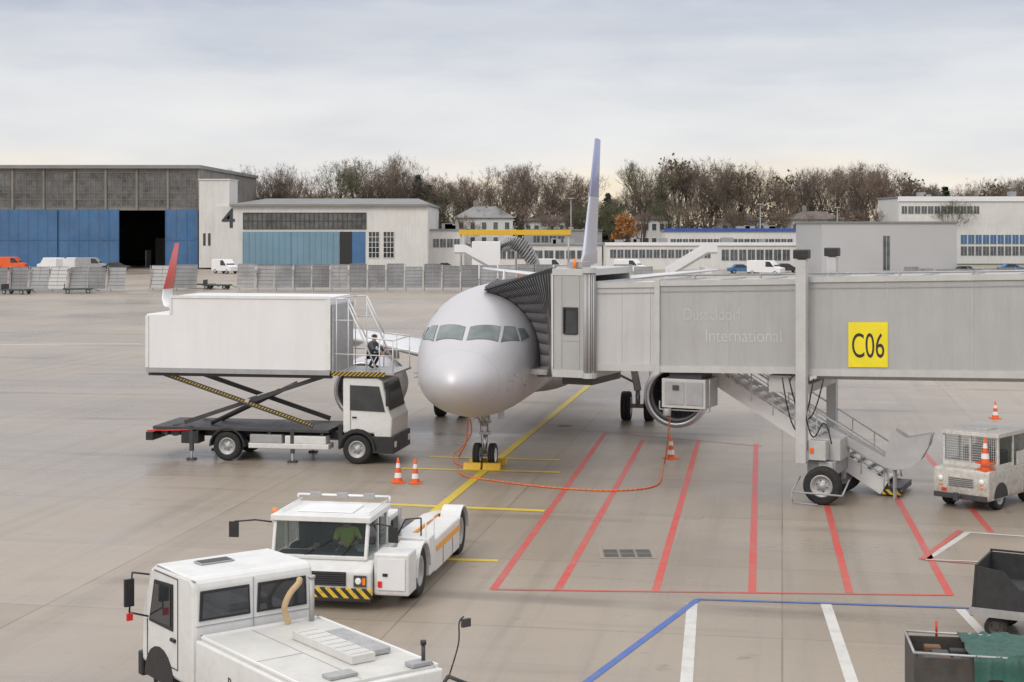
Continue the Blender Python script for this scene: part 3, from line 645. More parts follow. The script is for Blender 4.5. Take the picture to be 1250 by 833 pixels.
for x in(-2.2,-1.1,1.4,2.2,3.2): b.box(x,x+.1,-1.15,1.15,.8,.98,darkgrey)
b.cyl((0,-.9,.47),(0,.9,.47),.1,darkgrey); b.cyl((4.45,-.9,.47),(4.45,.9,.47),.08,darkgrey)
b.tube([(-2.8,-1.22,.95),(-1.3,-1.22,1.0)],.025,redl,6)
b.cyl((-1.9,-1.0,.95),(-1.9,-.5,.95),.2,darkgrey); b.box(-1.6,-1.0,-1.2,-.6,.55,.95,black)
b.obj('chassis',CT,bevel=.01)
b=MB(); b.box(.75,3.5,-1.22,-.6,.45,.62,white); b.box(.8,1.9,-1.22,-.65,.62,.9,grey); b.box(2.0,3.4,-1.2,-.7,.62,.88,white); b.box(2.0,3.4,.7,1.2,.5,.88,white); b.obj('side_locker',CT,bevel=.02)
for y in(-1.0,1.0):
    sa=MB().beam((-2.3,y,2.85),(2.9,y,1.2),.08,.15,darkgrey).obj('scissor_arm',CT); yy=y-.045 if y<0 else y+.045; MB().beam((-2.3,yy,2.87),(2.9,yy,1.22),.006,.07,hazx).obj('warning_stripe',sa)
    MB().beam((-1.6,y*.88,1.2),(3.3,y*.88,2.85),.08,.14,darkgrey).obj('scissor_arm',CT)
b=MB(); b.cyl((.65,-1.08,2.0),(.65,1.08,2.0),.07,metal); b.cyl((-.8,-.5,1.15),(1.6,-.5,2.3),.07,darkgrey); b.cyl((-.8,.5,1.15),(1.6,.5,2.3),.07,darkgrey); b.cyl((1.6,-.5,2.3),(2.2,-.5,2.58),.045,metal); b.obj('lift_cylinder',CT)
for x in(-1.25,2.25):
    for y in(-1.15,1.15):
        b=MB(); b.box(x-.06,x+.06,y-.06,y+.06,.3,1.1,darkgrey); b.box(x-.03,x+.03,y-.03,y+.03,.06,.3,metal); b.box(x-.14,x+.14,y-.12,y+.12,.0,.06,darkgrey); b.obj('outrigger',CT)
for x in(0,4.45):
    for y in(-1.05,1.05): wheel(CT,(x,y,.48),.48,.3,(0,1,0),dullmetal)
    for y in(-1.22,1.22):
        b=MB(); b.prism(arch(.62,.57,x,.48),y,y-.36 if y>0 else y+.36,black); b.obj('mudguard',CT)
prof=[(3.95,1.0),(5.0,1.0),(5.05,.6),(5.58,.6),(5.62,1.5),(5.5,1.75),(5.28,2.72),(5.12,2.82),(3.95,2.82)]
b=MB(); b.prism(prof,-1.12,1.12,white); cb=b.obj('cab',CT,bevel=.06)
for y0,y1 in((-1.145,-1.126),(1.126,1.145)):
    b=MB(); b.prism([(4.2,1.76),(5.38,1.72),(5.18,2.55),(4.2,2.58)],y0,y1,glass); b.obj('side_window',cb)
b=MB(); b.add([(5.525,-1.0,1.77),(5.525,1.0,1.77),(5.325,.95,2.66),(5.325,-.95,2.66)],[(0,1,2,3)],glass); b.obj('windscreen',cb)
b=MB(); b.box(4.95,5.68,-1.14,1.14,.36,.92,black); b.box(3.8,3.95,-1.14,1.14,.55,1.3,black); b.prism(arch(.66,.5,4.45,.5),-1.15,-.9,black); b.box(5.66,5.70,-1.05,-.8,.55,.75,whitel); b.box(5.66,5.70,.8,1.05,.55,.75,whitel); b.obj('bumper',cb,bevel=.03)
b=MB(); b.box(4.2,4.22,-1.14,-1.121,1.05,2.6,grey); b.box(4.28,4.42,-1.155,-1.121,1.5,1.55,black); b.obj('door_handle',cb)
b=MB(); b.beam((5.35,-1.12,2.5),(5.6,-1.4,2.45),.03,.03,black); b.box(5.5,5.6,-1.52,-1.3,1.95,2.45,black); b.obj('wing_mirror',cb)
b=MB(); b.box(3.6,5.7,-1.2,1.2,2.93,3.0,dullmetal); b.box(3.6,5.4,-1.235,-1.203,2.88,3.02,hazx); b.obj('front_platform',CT)
b=MB()
for y in(-1.15,1.15):
    b.tube([(3.7,y,5.4),(4.15,y,5.4),(4.75,y,4.15),(5.65,y,4.05)],.024,lightmetal,8); b.tube([(3.7,y,4.7),(4.35,y,4.7)],.018,lightmetal,6)
    for x,zt in((3.75,5.4),(4.15,5.4),(4.75,4.15),(5.2,4.1),(5.65,4.05)): b.cyl((x,y,3.0),(x,y,zt),.02,lightmetal,n=8)
    b.tube([(3.7,y,3.6),(5.65,y,3.55)],.018,lightmetal,6); b.tube([(4.15,y,5.2),(5.1,y,3.1)],.03,lightmetal,6)
b.tube([(5.65,-1.15,4.05),(5.65,1.15,4.05)],.02,lightmetal); b.tube([(3.75,-1.15,5.4),(3.75,1.15,5.4)],.024,lightmetal)
b.box(3.58,3.66,-1.2,1.2,3.0,5.2,dullmetal)
b.obj('platform_railing',CT)
pm=RM[CT.name]@Vector((4.55,.25,3.0))
person('person in grey jacket crouching on the truck platform',pm,R(60),{'pelvis':(0,.1,.42),'spine':(0,.02,.6),'chest':(0,-.06,.8),'neck':(0,-.1,.93),'head':(0,-.14,1.03),'top':(0,-.14,1.13),'shl':(.17,-.07,.85),'shr':(-.17,-.07,.85),'ell':(.24,-.25,.66),'elr':(-.24,-.25,.66),'wrl':(.18,-.42,.6),'wrr':(-.18,-.42,.6),'hal':(.17,-.49,.57),'har':(-.17,-.49,.57),'hil':(.1,.1,.40),'hir':(-.1,.1,.40),'knl':(.15,-.28,.52),'knr':(-.15,-.28,.5),'anl':(.13,-.02,.1),'anr':(-.13,-.02,.1),'tol':(.14,-.2,.05),'tor':(-.14,-.2,.05)},greycloth)
# ---------------- TUG
TG=root('aircraft_tow_tractor','white low aircraft tow tractor with glazed cab and orange trim','tow tractor',(-2.05,31.5,0),AA)
b=MB()
b.prism([(-.02,.32),(-.02,.78),(.25,.98),(2.3,1.0),(2.3,.32)],-3.02,-.82,white,'x')
b.box(-3.0,-.25,2.3,4.6,.35,.85,white)
b.box(-.8,-.06,.1,.78,.3,1.16,white); b.box(-2.6,-1.0,2.3,3.6,.85,1.25,grey)
tb=b.obj('body',TG,bevel=.04)
b=MB(); b.box(-3.05,-.78,-.1,-.03,.26,.46,hazy); b.box(-3.02,-.8,-.12,-.101,.2,.27,black); b.obj('front_bumper',tb,bevel=.01)
b=MB(); b.box(-2.6,-1.35,-.045,-.025,.5,.78,black)
for i in range(6): b.box(-2.58,-1.37,-.07,-.046,.52+i*.045,.535+i*.045,darkgrey)
b.obj('grille',tb)
for x in(-2.85,-1.05):
    b=MB(); b.box(x-.13,x+.13,-.06,-.028,.5,.72,darkgrey); b.lathe([(.075,0),(.05,-.03)],(x-.03,-.062,.61),(0,1,0),whitel,16); b.box(x+.06,x+.12,-.075,-.062,.54,.68,orangel); b.obj('headlight',tb)
b=MB()
for x in(-2.98,-1.0):
    b.beam((x,.22,.98),(x,.42,1.72),.07,.09,white); b.beam((x,1.9,1.0),(x,1.85,1.72),.08,.1,white); b.beam((x,1.15,1.0),(x,1.15,1.72),.06,.06,white)
b.box(-3.0,-.98,1.82,1.9,1.0,1.25,white); b.box(-3.02,-.96,.2,.3,.97,1.05,white)
cf=b.obj('cab_frame',TG,bevel=.015)
b=MB(); b.box(-3.06,-.92,.3,2.0,1.72,1.84,white); b.box(-2.6,-1.4,.7,1.6,1.841,1.87,whiteclean); b.obj('roof',cf,bevel=.04)
b=MB(); b.add([(-2.94,.24,1.03),(-1.04,.24,1.03),(-1.04,.42,1.70),(-2.94,.42,1.70)],[(0,1,2,3)],cabglass); b.obj('windscreen',cf)
for x in(-.985,-2.995):
    b=MB(); b.add([(x,.3,1.03),(x,1.85,1.03),(x,1.83,1.7),(x,.46,1.7)],[(0,1,2,3)],cabglass); b.obj('side_window',cf)
b=MB(); b.beam((-2.3,.21,1.06),(-1.7,.30,1.4),.02,.02,black); b.beam((-1.5,.21,1.06),(-1.2,.32,1.45),.02,.02,black); b.obj('wiper',cf)
b=MB(); b.tube([(-3.0,2.0,1.9),(-3.0,2.0,1.98),(-.95,2.0,1.98),(-.95,2.0,1.86)],.025,whiteclean,8); b.tube([(-2.9,.5,1.9),(-2.9,1.95,1.9)],.02,whiteclean); b.tube([(-1.0,.5,1.9),(-1.0,1.95,1.9)],.02,whiteclean)
for x in(-2.6,-2.0,-1.4): b.box(x-.12,x+.12,1.95,2.05,1.93,2.03,grey)
b.obj('roof_rail',cf)
b=MB(); b.cyl((-3.1,.7,1.74),(-3.1,.7,1.9),.05,orangel); b.obj('beacon',cf)
for sx in(-1,1):
    x0=-3.05 if sx<0 else -.95; L_=.75 if sx<0 else .55; b=MB(); b.tube([(x0,.35,1.68),(x0+sx*L_*.4,.2,1.74),(x0+sx*L_,.15,1.7)],.018,black,6); b.box(x0+sx*L_-.1,x0+sx*L_+.1,.12,.17,1.38,1.7,black); b.obj('wing_mirror',cf)
b=MB(); b.box(-2.3,-1.9,1.3,1.4,.9,1.5,black); b.box(-2.3,-1.9,.9,1.35,.85,1.0,black); b.box(-2.9,-1.1,.35,.6,.95,1.08,black); b.box(-2.9,-1.1,1.7,1.8,.9,1.65,darkgrey); b.obj('seat',TG,bevel=.02)
b=MB(); b.lathe([(.17,0),(.19,.015),(.17,.03)],(-2.1,.68,1.15),(0,-.6,.8),black,20,False); b.cyl((-2.1,.7,1.15),(-2.1,.58,.95),.02,black); b.obj('steering_wheel',TG)
dm=RM[TG.name]@Vector((-1.65,1.12,.5))
person('driver in yellow hi-vis jacket seated in the tractor cab',dm,R(10),{'pelvis':(0,.05,.48),'spine':(0,.06,.66),'chest':(0,.04,.86),'neck':(0,.01,.97),'head':(0,-.02,1.05),'top':(0,-.02,1.13),'shl':(.19,.03,.90),'shr':(-.19,.03,.90),'ell':(.27,-.12,.70),'elr':(-.27,-.12,.70),'wrl':(.17,-.32,.70),'wrr':(-.17,-.32,.70),'hal':(.15,-.39,.72),'har':(-.15,-.39,.72),'hil':(.1,.04,.46),'hir':(-.1,.04,.46),'knl':(.14,-.42,.52),'knr':(-.14,-.42,.5),'anl':(.14,-.5,.16),'anr':(-.14,-.5,.16),'tol':(.14,-.64,.12),'tor':(-.14,-.64,.12)})
b=MB()
for x0,x1 in((-.97,-.62),(-2.43,-2.08)): b.prism([(1.9,.4),(4.9,.35),(6.5,.45),(6.6,.85),(5.2,1.02),(2.0,1.08)],x0,x1,white,'x')
b.box(-.8,-.06,1.98,2.5,.3,1.12,white); b.box(-3.0,-2.45,1.98,5.05,.3,1.0,white)
b.box(-2.05,-1.0,4.6,4.9,.2,.6,dullmetal); b.box(-2.0,-1.1,4.9,6.0,.12,.2,dullmetal)
ra=b.obj('rear_arm',TG,bevel=.03)
b=MB()
b.box(-.6,-.04,2.5,5.05,.28,1.0,white); b.obj('side_body',ra,bevel=.04)
b=MB()
b.prism([(2.0,1.00),(5.2,.95),(6.4,.8),(6.4,.86),(5.2,1.03),(2.0,1.09)],-.615,-.60,orangey,'x')
b.box(-.036,-.022,2.55,5.0,.72,.84,orangey); b.box(-.036,-.022,3.2,3.22,.32,.7,grey); b.box(-.036,-.022,4.2,4.22,.32,.7,grey)
b.obj('side_trim',ra)
for x,y in((-.32,1.38),(-2.73,1.38),(-.35,5.72),(-2.7,5.72)): wheel(TG,(x,y,.54),.54,.44,(1,0,0),dullmetal)
b=MB(); b.prism(arch(.63,.59,1.38,.54),-.56,-.03,white,'x'); b.obj('mudguard',TG)
b=MB(); b.prism(arch(.62,.585,5.72,.54,12)[0:26],-.56,-.08,white,'x'); b.obj('mudguard',TG)
b=MB(); b.box(-2.2,-.95,2.0,2.9,1.0,1.55,white); b.box(-.94,-.9,2.1,2.8,1.1,1.45,black); b.cyl((-.75,2.1,1.1),(-.75,2.1,1.75),.04,dullmetal); b.tube([(-.8,2.0,1.1),(-.6,2.0,1.5),(-.3,2.2,1.5),(-.3,2.2,1.1)],.02,black); b.tube([(-.15,2.0,1.1),(-.15,2.0,1.45),(-.15,2.8,1.4),(-.15,2.8,1.0)],.02,whiteclean)
b.box(-2.4,-1.0,3.6,4.5,.85,1.0,darkgrey); b.obj('engine_cover',TG,bevel=.02)
b=MB(); b.box(-.72,-.14,.07,.098,.42,1.05,whiteclean); b.box(-.6,-.5,.05,.069,.7,.76,black); b.box(-.70,-.62,.04,.069,.48,.6,redl); b.obj('locker_door',tb)
# ---------------- SERVICE TRUCK foreground
ST=root('service_truck','white service truck with rear glazed cab and flat equipment bed','truck',(-5.0,24.4,0),R(36.9))
b=MB(); b.prism([(0,.55),(0,2.22),(.1,2.31),(1.45,2.29),(1.62,2.2),(1.95,1.45),(1.98,.6)],0,2.15,white,'x'); sb=b.obj('cab',ST,bevel=.07)
for x0,x1 in((.14,.95),(1.15,1.98)):
    b=MB(); b.prism([(x0-.04,1.63),(x1+.04,1.63),(x1+.02,2.1),(x0-.02,2.1)],-.022,-.003,black); b.prism([(x0,1.67),(x1,1.67),(x1-.02,2.06),(x0+.02,2.06)],-.034,-.024,glass); b.obj('rear_window',sb)
b=MB(); b.prism([(.72,1.34),(1.62,1.34),(1.42,2.05),(.72,2.09)],-.022,-.003,black,'x'); b.prism([(.78,1.4),(1.55,1.4),(1.37,2.0),(.78,2.03)],-.034,-.024,glass,'x'); b.obj('door_window',sb)
b=MB(); b.add([(.15,1.94,1.5),(2.0,1.94,1.5),(1.95,1.66,2.14),(.2,1.66,2.14)],[(0,1,2,3)],glass); b.obj('windscreen',sb)
b=MB()
for p,q in(((.55,.75),(.55,2.2)),((1.72,.75),(1.72,1.35)),((.55,.75),(1.72,.75)),((.55,2.2),(1.45,2.2))): b.beam((-.004,p[0],p[1]),(-.004,q[0],q[1]),.014,.014,darkgrey)
b.box(-.04,-.003,.62,.78,1.18,1.23,black); b.obj('door_handle',sb)
b=MB(); b.beam((.05,-.006,1.55),(2.1,-.006,1.55),.012,.012,grey); b.beam((1.05,-.006,.9),(1.05,-.006,2.2),.012,.012,grey); b.tube([(.03,.0,2.26),(.03,1.4,2.27)],.018,grey,6); b.obj('body_seam',sb)
b=MB(); b.tube([(-.02,1.6,2.1),(-.28,1.7,2.15),(-.33,1.7,1.5),(-.02,1.65,1.4)],.016,black,8); b.box(-.42,-.26,1.66,1.72,1.6,2.05,black); b.box(-.4,-.3,1.62,1.66,1.38,1.5,redl); b.obj('wing_mirror',sb)
b=MB(); b.box(-.02,2.17,1.9,2.08,.35,.75,black); b.box(.02,2.13,0,.35,.4,.6,black); b.obj('bumper',sb,bevel=.03)
b=MB(); b.box(.55,1.15,.85,1.15,2.305,2.325,grey); b.box(.58,1.12,.88,1.12,2.325,2.332,darkgrey); b.obj('roof_hatch',sb,bevel=.008)
for x in(.2,1.95): wheel(ST,(x,1.25,.42),.42,.28,(1,0,0),dullmetal)
for x in(.25,1.9): wheel(ST,(x,-2.6,.42),.42,.3,(1,0,0),dullmetal)
b=MB(); b.prism([(1.25+.56*math.cos(a),.42+.56*math.sin(a)) for a in[math.pi*i/10 for i in range(11)]],-.015,.3,black,'x'); b.obj('mudguard',ST)
b=MB(); b.box(.5,1.65,-3.6,1.8,.4,.6,darkgrey); b.obj('chassis',ST)
b=MB(); b.box(-.02,2.22,-3.7,-.12,.62,1.38,white); bd=b.obj('equipment_bed',ST,bevel=.03)
b=MB(); b.box(.05,2.15,-3.6,-.2,1.382,1.42,deckm)
for x in(.04,2.12): b.box(x,x+.04,-3.66,-.16,1.42,1.45,whiteclean)
b.box(.04,2.16,-.2,-.16,1.42,1.45,whiteclean); b.box(.9,.912,-3.55,-.25,1.421,1.426,grey); b.box(.1,.9,-1.9,-1.888,1.421,1.426,grey)
for i in range(9): b.cyl((.08,-3.4+i*.38,1.42),(.08,-3.4+i*.38,1.432),.012,grey,n=6)
b.obj('deck_plate',bd)
b=MB(); b.box(1.15,1.55,-2.9,-1.1,1.43,1.55,deckm)
for i in range(8): b.box(1.17,1.53,-2.8+i*.22,-2.79+i*.22,1.55,1.555,grey)
b.obj('low_deck_box',bd,bevel=.015)
b=MB(); b.box(1.62,1.95,-2.7,-1.3,1.43,1.52,dullmetal); b.obj('deck_locker',bd,bevel=.015)
b=MB(); b.box(.5,.95,-3.4,-3.15,1.43,1.47,dullmetal); b.obj('deck_hatch',bd)
b=MB(); b.cyl((2.0,-3.5,1.43),(2.0,-3.5,1.72),.03,darkgrey); b.cyl((2.0,-3.5,1.72),(2.0,-3.5,1.78),.045,black); b.obj('filler_pipe',bd)
b=MB(); b.box(1.75,2.1,-3.6,-3.38,1.43,1.49,grey); b.obj('tool_tray',bd,bevel=.01)
text('Bader service',.24,mat('dark_lettering',(.08,.08,.09),.6),bd,(-.026,-1.9,.98),(R(90),0,R(-90)),'lettering')
b=MB(); b.cyl((1.95,-.3,1.4),(1.95,-.3,2.12),.045,dullmetal,n=14); b.cyl((1.95,-.3,2.12),(1.95,-.3,2.16),.06,dullmetal,n=14); b.obj('exhaust_pipe',ST)
b=MB(); b.tube(bez([(1.55,-.25,1.45),(1.45,-.3,1.7),(1.55,-.3,1.92),(1.72,-.28,2.06),(1.78,-.2,2.1)]),.05,beige,10); b.obj('flexible_hose',ST)
b=MB(); b.tube(bez([(2.3,-3.7,1.2),(2.45,-3.75,1.7),(2.5,-3.7,2.0),(2.65,-3.6,2.05)]),.012,black,6); b.box(2.6,2.75,-3.65,-3.6,1.9,2.02,darkgrey); b.tube([(2.2,-3.6,1.0),(2.3,-3.7,1.25),(2.6,-3.8,1.1)],.03,darkgrey); b.obj('mirror_arm',ST)
# ---------------- BAGGAGE TRACTOR right
BT=root('baggage_tractor','small dirty white baggage tractor with mesh-guarded cab','tractor',(11.75,43.4,0),R(-43))
b=MB(); b.prism([(0,.3),(0,1.08),(.06,1.12),(3.3,1.12),(3.3,.3)],0,1.65,dirtywhite,'x'); t0=b.obj('body',BT,bevel=.03)
CY=.55
b=MB()
for x0,x1 in((0,.06),(1.59,1.65)):
    b.box(x0,x1,CY,CY+.08,1.12,1.98,dirtywhite); b.box(x0,x1,CY+2.0,CY+2.08,1.12,1.98,dirtywhite); b.box(x0,x1,CY+.9,CY+.98,1.12,1.98,dirtywhite); b.box(x0,x1,CY+1.2,CY+2.0,1.12,1.5,dirtywhite); b.box(x0,x1,CY+.08,CY+.9,1.12,1.24,dirtywhite)
b.box(0.06,1.59,CY+2.0,CY+2.08,1.12,1.98,dirtywhite); b.box(.06,1.59,CY,CY+.08,1.12,1.26,dirtywhite); b.box(.79,.85,CY,CY+.08,1.26,1.98,dirtywhite)
b.obj('cab_frame',BT,bevel=.01)
b=MB(); b.box(-.03,1.68,CY-.06,CY+2.15,1.98,2.10,dirtywhite); b.box(.4,1.1,CY+.5,CY+1.1,2.10,2.13,dirtywhite); b.obj('roof',BT,bevel=.03)
b=MB(); b.add([(.06,CY+.05,1.26),(1.59,CY+.05,1.26),(1.59,CY+.05,1.96),(.06,CY+.05,1.96)],[(0,1,2,3)],cabglass); b.obj('windscreen',BT)
b=MB(); b.add([(1.62,CY+.08,1.24),(1.62,CY+.9,1.24),(1.62,CY+.9,1.96),(1.62,CY+.08,1.96)],[(0,1,2,3)],cabglass); b.obj('side_window',BT)
b=MB()
for i in range(26): b.box(.07+i*.06,.082+i*.06,CY-.02,CY-.01,1.26,1.97,lightmetal)
for i in range(11): b.box(.07,1.58,CY-.032,CY-.022,1.27+i*.068,1.28+i*.068,lightmetal)
b.obj('mesh_guard',BT)
b=MB(); b.box(.3,.8,1.5,1.9,.9,1.6,black); b.box(.9,1.3,1.5,1.9,.9,1.5,black); b.obj('seat',BT,bevel=.03)
b=MB(); b.box(.05,1.6,-.08,-.003,.30,.44,darkgrey); b.cyl((.8,-.22,.38),(.8,-.08,.38),.05,metal); b.box(.72,.88,-.27,-.22,.28,.5,darkgrey)
b.obj('bumper',BT,bevel=.01)
b=MB(); b.box(.45,1.2,-.012,-.002,.62,.88,dullmetal)
for i in range(5): b.box(.47,1.18,-.02,-.013,.64+i*.05,.655+i*.05,black)
b.obj('grille',BT)
for x in(.22,1.43): b=MB(); b.lathe([(.085,0),(.075,-.03),(.0,-.035)],(x,-.002,.82),(0,1,0),whitel,16); b.box(x-.05,x+.05,-.02,-.002,.62,.67,orangel); b.obj('headlight',BT)
for x,y in((.14,.72),(1.52,.72),(.14,2.55),(1.52,2.55)): wheel(BT,(x,y,.34),.34,.24,(1,0,0),dullmetal)
for y in(.72,2.55): b=MB(); b.prism([(y+.42*math.cos(a),.34+.42*math.sin(a)) for a in[math.pi*i/10 for i in range(11)]],1.652,1.656,black,'x'); b.obj('wheel_arch',BT)
b=MB(); b.box(.25,.40,-.008,-.002,.46,.56,redp); b.obj('number_plate',BT)
# ---------------- CONES
def cone(loc,h=.75,label='orange and white traffic cone standing on the apron'):
    r0=root('traffic_cone',label,'traffic cone',loc,random.random(),'orange and white traffic cones')
    b=MB(); b.box(-.2,.2,-.2,.2,0,.035,orangep); b.obj('base',r0,bevel=.012)
    b=MB(); rad=lambda z:.14-(.14-.028)*(z/h)
    zs=[.035,.2*h,.40*h,.60*h,.78*h,h]
    for i in range(len(zs)-1): b.lathe([(rad(zs[i]),zs[i]),(rad(zs[i+1]),zs[i+1])],(0,0,0),(0,0,1),whiteclean if i in(1,3) else orangep,24,False)
    b.lathe([(rad(h),h),(.005,h+.01)],(0,0,0),(0,0,1),orangep,24,False); b.obj('cone_body',r0)
for px,py in((486,589),(507,590),(819,560)): cone(G(px,py))
cone(G(1215,511),.7)
for z in(1.12,1.30): cone(RM[BT.name]@Vector((1.42,.24,z)),.72,'dirty orange traffic cone carried on the baggage tractor')
# ---------------- CARTS right-bottom
worn=mat('worn_dark_steel',(.07,.068,.065),.6,.3,.3,3,.5,(.16,.10,.06))
BC=root('baggage_cart','open dark worn baggage cart with steel side rails','baggage cart',(8.72,29.6,0),R(-28))
b=MB(); b.box(0,3.4,0,1.5,.5,.58,worn); b.box(-.02,3.42,-.03,0,.44,.6,dullmetal); b.box(0,.04,0,1.5,.42,.6,worn); b.obj('deck',BC)
b=MB(); b.prism([(.02,.6),(.08,1.4),(.12,1.4),(.07,.6)],.0,1.5,canv); b.box(.1,3.4,1.46,1.5,.6,1.38,canv); b.prism([(.07,.6),(.12,1.38),(.6,1.32),(1.0,.9),(1.0,.6)],.01,.03,canv); b.obj('canvas_side',BC)
b=MB(); 
for x0,x1,y0,y1,z1 in((.3,1.0,.3,1.2,.95),(1.1,1.9,.25,.9,.85),(2.0,2.8,.5,1.3,1.05)): b.box(x0,x1,y0,y1,.585,z1,canv)
b.obj('luggage_load',BC,bevel=.05)
b=MB()
for x in(1.1,2.2,3.35): b.cyl((x,-.01,.6),(x,-.01,.95),.02,dullmetal,n=8)
b.tube([(1.0,-.01,.95),(3.4,-.01,.95)],.018,dullmetal); b.tube([(1.0,-.01,.78),(3.4,-.01,.78)],.012,dullmetal); b.tube([(.08,1.48,1.42),(3.4,1.48,1.42)],.022,black)
b.obj('railing',BC)
for x in(.45,2.9):
    for y in(.15,1.35): wheel(BC,(x,y,.22),.22,.13,(0,1,0),worn)
    b=MB(); b.box(x-.06,x+.06,.1,1.4,.2,.5,worn); b.obj('axle',BC)
DL=root('tarpaulin_trolley','open dark trolley full of gear with green tarpaulin','trolley',(6.2,24.0,0),R(-8))
b=MB(); b.box(0,1.9,0,1.3,.45,.52,darkgrey); b.box(0,.04,0,1.3,.52,1.25,worn); b.box(.04,1.9,0,.04,.52,1.2,worn); b.box(.04,1.9,1.26,1.3,.52,1.2,worn); b.box(1.86,1.9,.04,1.26,.52,1.2,worn); b.obj('bin',DL)
b=MB(); b.tube([(0,0,1.27),(1.9,0,1.22),(1.9,1.3,1.22),(0,1.3,1.27),(0,0,1.27)],.02,dullmetal,8); b.cyl((.5,1.3,1.2),(.5,1.3,1.45),.02,redp); b.obj('rim_rail',DL)
b=MB(); b.box(.06,1.84,.06,1.24,.9,.98,brownb)
for i in range(12):
    x=random.uniform(.15,.9);y=random.uniform(.15,1.1); b.box(x-.12,x+.14,y-.1,y+.1,.98,1.0+random.uniform(.05,.2),random.choice([brownb,canv,darkgrey]))
b.obj('load',DL,bevel=.02)
from mathutils import noise as mn
vs=[];fs=[];nx,ny=60,56
for j in range(ny+1):
    for i in range(nx+1):
        u=i/nx; v=j/ny; edge=.10*mn.noise(Vector((v*3,1.7,0)))
        x=.85+edge*(1-u)+u*1.35; y=-.12+v*1.5
        fold=.10*abs(mn.noise(Vector((x*2.2,y*2.2,0))))+.05*abs(mn.noise(Vector((x*6,y*5,3))))+.012*mn.noise(Vector((x*18,y*18,1)))
        z=1.235+fold*1.1-.05*math.sin(max(0,min(1,(x-.85)/1.0))*math.pi)*math.sin(max(0,min(1,y/1.3))*math.pi)
        if x>1.92: z-=(x-1.92)*3.2; x=1.93+(x-1.92)*.25+fold*.8
        if y<-.02: z-=(-.02-y)*(4.5+3*mn.noise(Vector((x*2,0,5)))); y=-.035-(-.02-y)*.4-fold*.6
        vs.append((x,y,z))
for j in range(ny):
    for i in range(nx): k=j*(nx+1)+i; fs.append((k,k+1,k+nx+2,k+nx+1))
MB().add(vs,fs,tarp,True).obj('tarpaulin',DL)
for x in(.35,1.5):
    for y in(.1,1.2): wheel(DL,(x,y,.2),.2,.12,(0,1,0))
# ---------------- BACKGROUND BUILDINGS
def Bx(b,p0,p1,Y,dep,y0,y1,m,off=0):
    b.box(XW(p0,Y),XW(p1,Y),Y+off,Y+off+dep,ZW(y1,Y),ZW(y0,Y),m)
def winband(parent,p0,p1,Y,y0,y1,nx,nz,g=oldglass,name='window_band',bar=bridgetrim,bw=.08):
    x0,x1=XW(p0,Y),XW(p1,Y); z0,z1=ZW(y1,Y),ZW(y0,Y); b=MB(); b.box(x0,x1,Y-.06,Y-.02,z0,z1,g)
    for i in range(nx+1): x=x0+(x1-x0)*i/nx; b.box(x-bw/2,x+bw/2,Y-.14,Y-.061,z0,z1,bar)
    for i in range(nz+1): z=z0+(z1-z0)*i/nz; b.box(x0,x1,Y-.16,Y-.141,z-bw/2,z+bw/2,bar)
    return b.obj(name,parent)
Y=268; HA=root('aircraft_hangar','large old hangar with tall blue sliding doors and dusty glazing','hangar',(0,0,0))
b=MB(); xL,xR=XW(-60,Y),XW(243,Y); zt=ZW(206,Y)
b.box(xL,xR,Y,Y+.5,ZW(257,Y),zt,wallb); b.box(xL,xR,Y+59,Y+60,0,zt,wallb); b.box(xL,xL+.5,Y+.5,Y+59,0,zt,wallb); b.box(xR-.5,xR,Y+.5,Y+59,0,zt,wallb); b.obj('wall',HA)
b=MB(); b.box(xL-.5,xR+.3,Y-.8,Y+61,zt+.003,zt+.6,roofg); b.obj('roof',HA)
b=MB(); b.box(XW(150,Y)+1,XW(200,Y)-1,Y+20,Y+40,0,5,wallb); b.box(XW(150,Y)+2,XW(165,Y),Y+8,Y+12,0,3,grey); b.obj('interior_scaffold',HA)
winband(HA,-60,240,Y,211,252,46,5,oldglass,bar=wallb,bw=.07)
for i in range(9): x=xL+(xR-xL)*i/8; MB().box(x-.18,x+.18,Y-.3,Y-.17,ZW(257,Y),zt-.1,wallb).obj('facade_pier',HA)
for p0,p1 in((-60,-2),(0,71),(73,146),(203,242)):
    b=MB(); x0,x1=XW(p0,Y),XW(p1,Y); b.box(x0,x1,Y-.6,Y-.2,.1,ZW(257,Y)+.15,bluep)
    n=int((x1-x0)/1.6)
    for i in range(n+1): x=x0+(x1-x0)*i/n; b.box(x-.05,x+.05,Y-.66,Y-.601,.1,ZW(257,Y)+.1,bluep)
    b.box(x0,x1,Y-.68,Y-.661,4.9,5.1,bluep); b.obj('hangar_door',HA)
b=MB(); Bx(b,243,280,264,8,220,327,wallw); b.box(XW(243,264)-.1,XW(280,264)+.1,263.8,272.2,ZW(220,264)+.003,ZW(220,264)+.2,wallw); b.obj('stair_tower',HA)
for px in(248,254): b=MB(); Bx(b,px,px+3,264,.05,285,300,glass,-.06); b.obj('window',HA)
Y=262; HB=root('aircraft_hangar','white hangar numbered 4 with pale blue sliding door','hangar',(0,0,0))
b=MB(); Bx(b,262,522,Y,40,252,330,wallw); b.obj('wall',HB)
b=MB(); x0,x1=XW(281,Y),XW(524,Y); z=ZW(252,Y); b.add([(x0,Y-.7,z+.003),(x1,Y-.7,z+.003),(x1,Y-.7,z+.35),(x0,Y-.7,z+.35),(x0,Y+41,z+.003),(x1,Y+41,z+.003),(x1-3,Y+20,z+1.6),(x0+3,Y+20,z+1.6),(x1,Y+41,z+.35),(x0,Y+41,z+.35)],[(0,1,2,3),(3,2,6,7),(7,6,8,9),(9,8,5,4),(0,3,7,9,4),(1,5,8,6,2),(0,4,5,1)],roofg); b.obj('roof',HB)
winband(HB,297,447,Y,260,280,26,2,oldglass,bar=darkgrey)
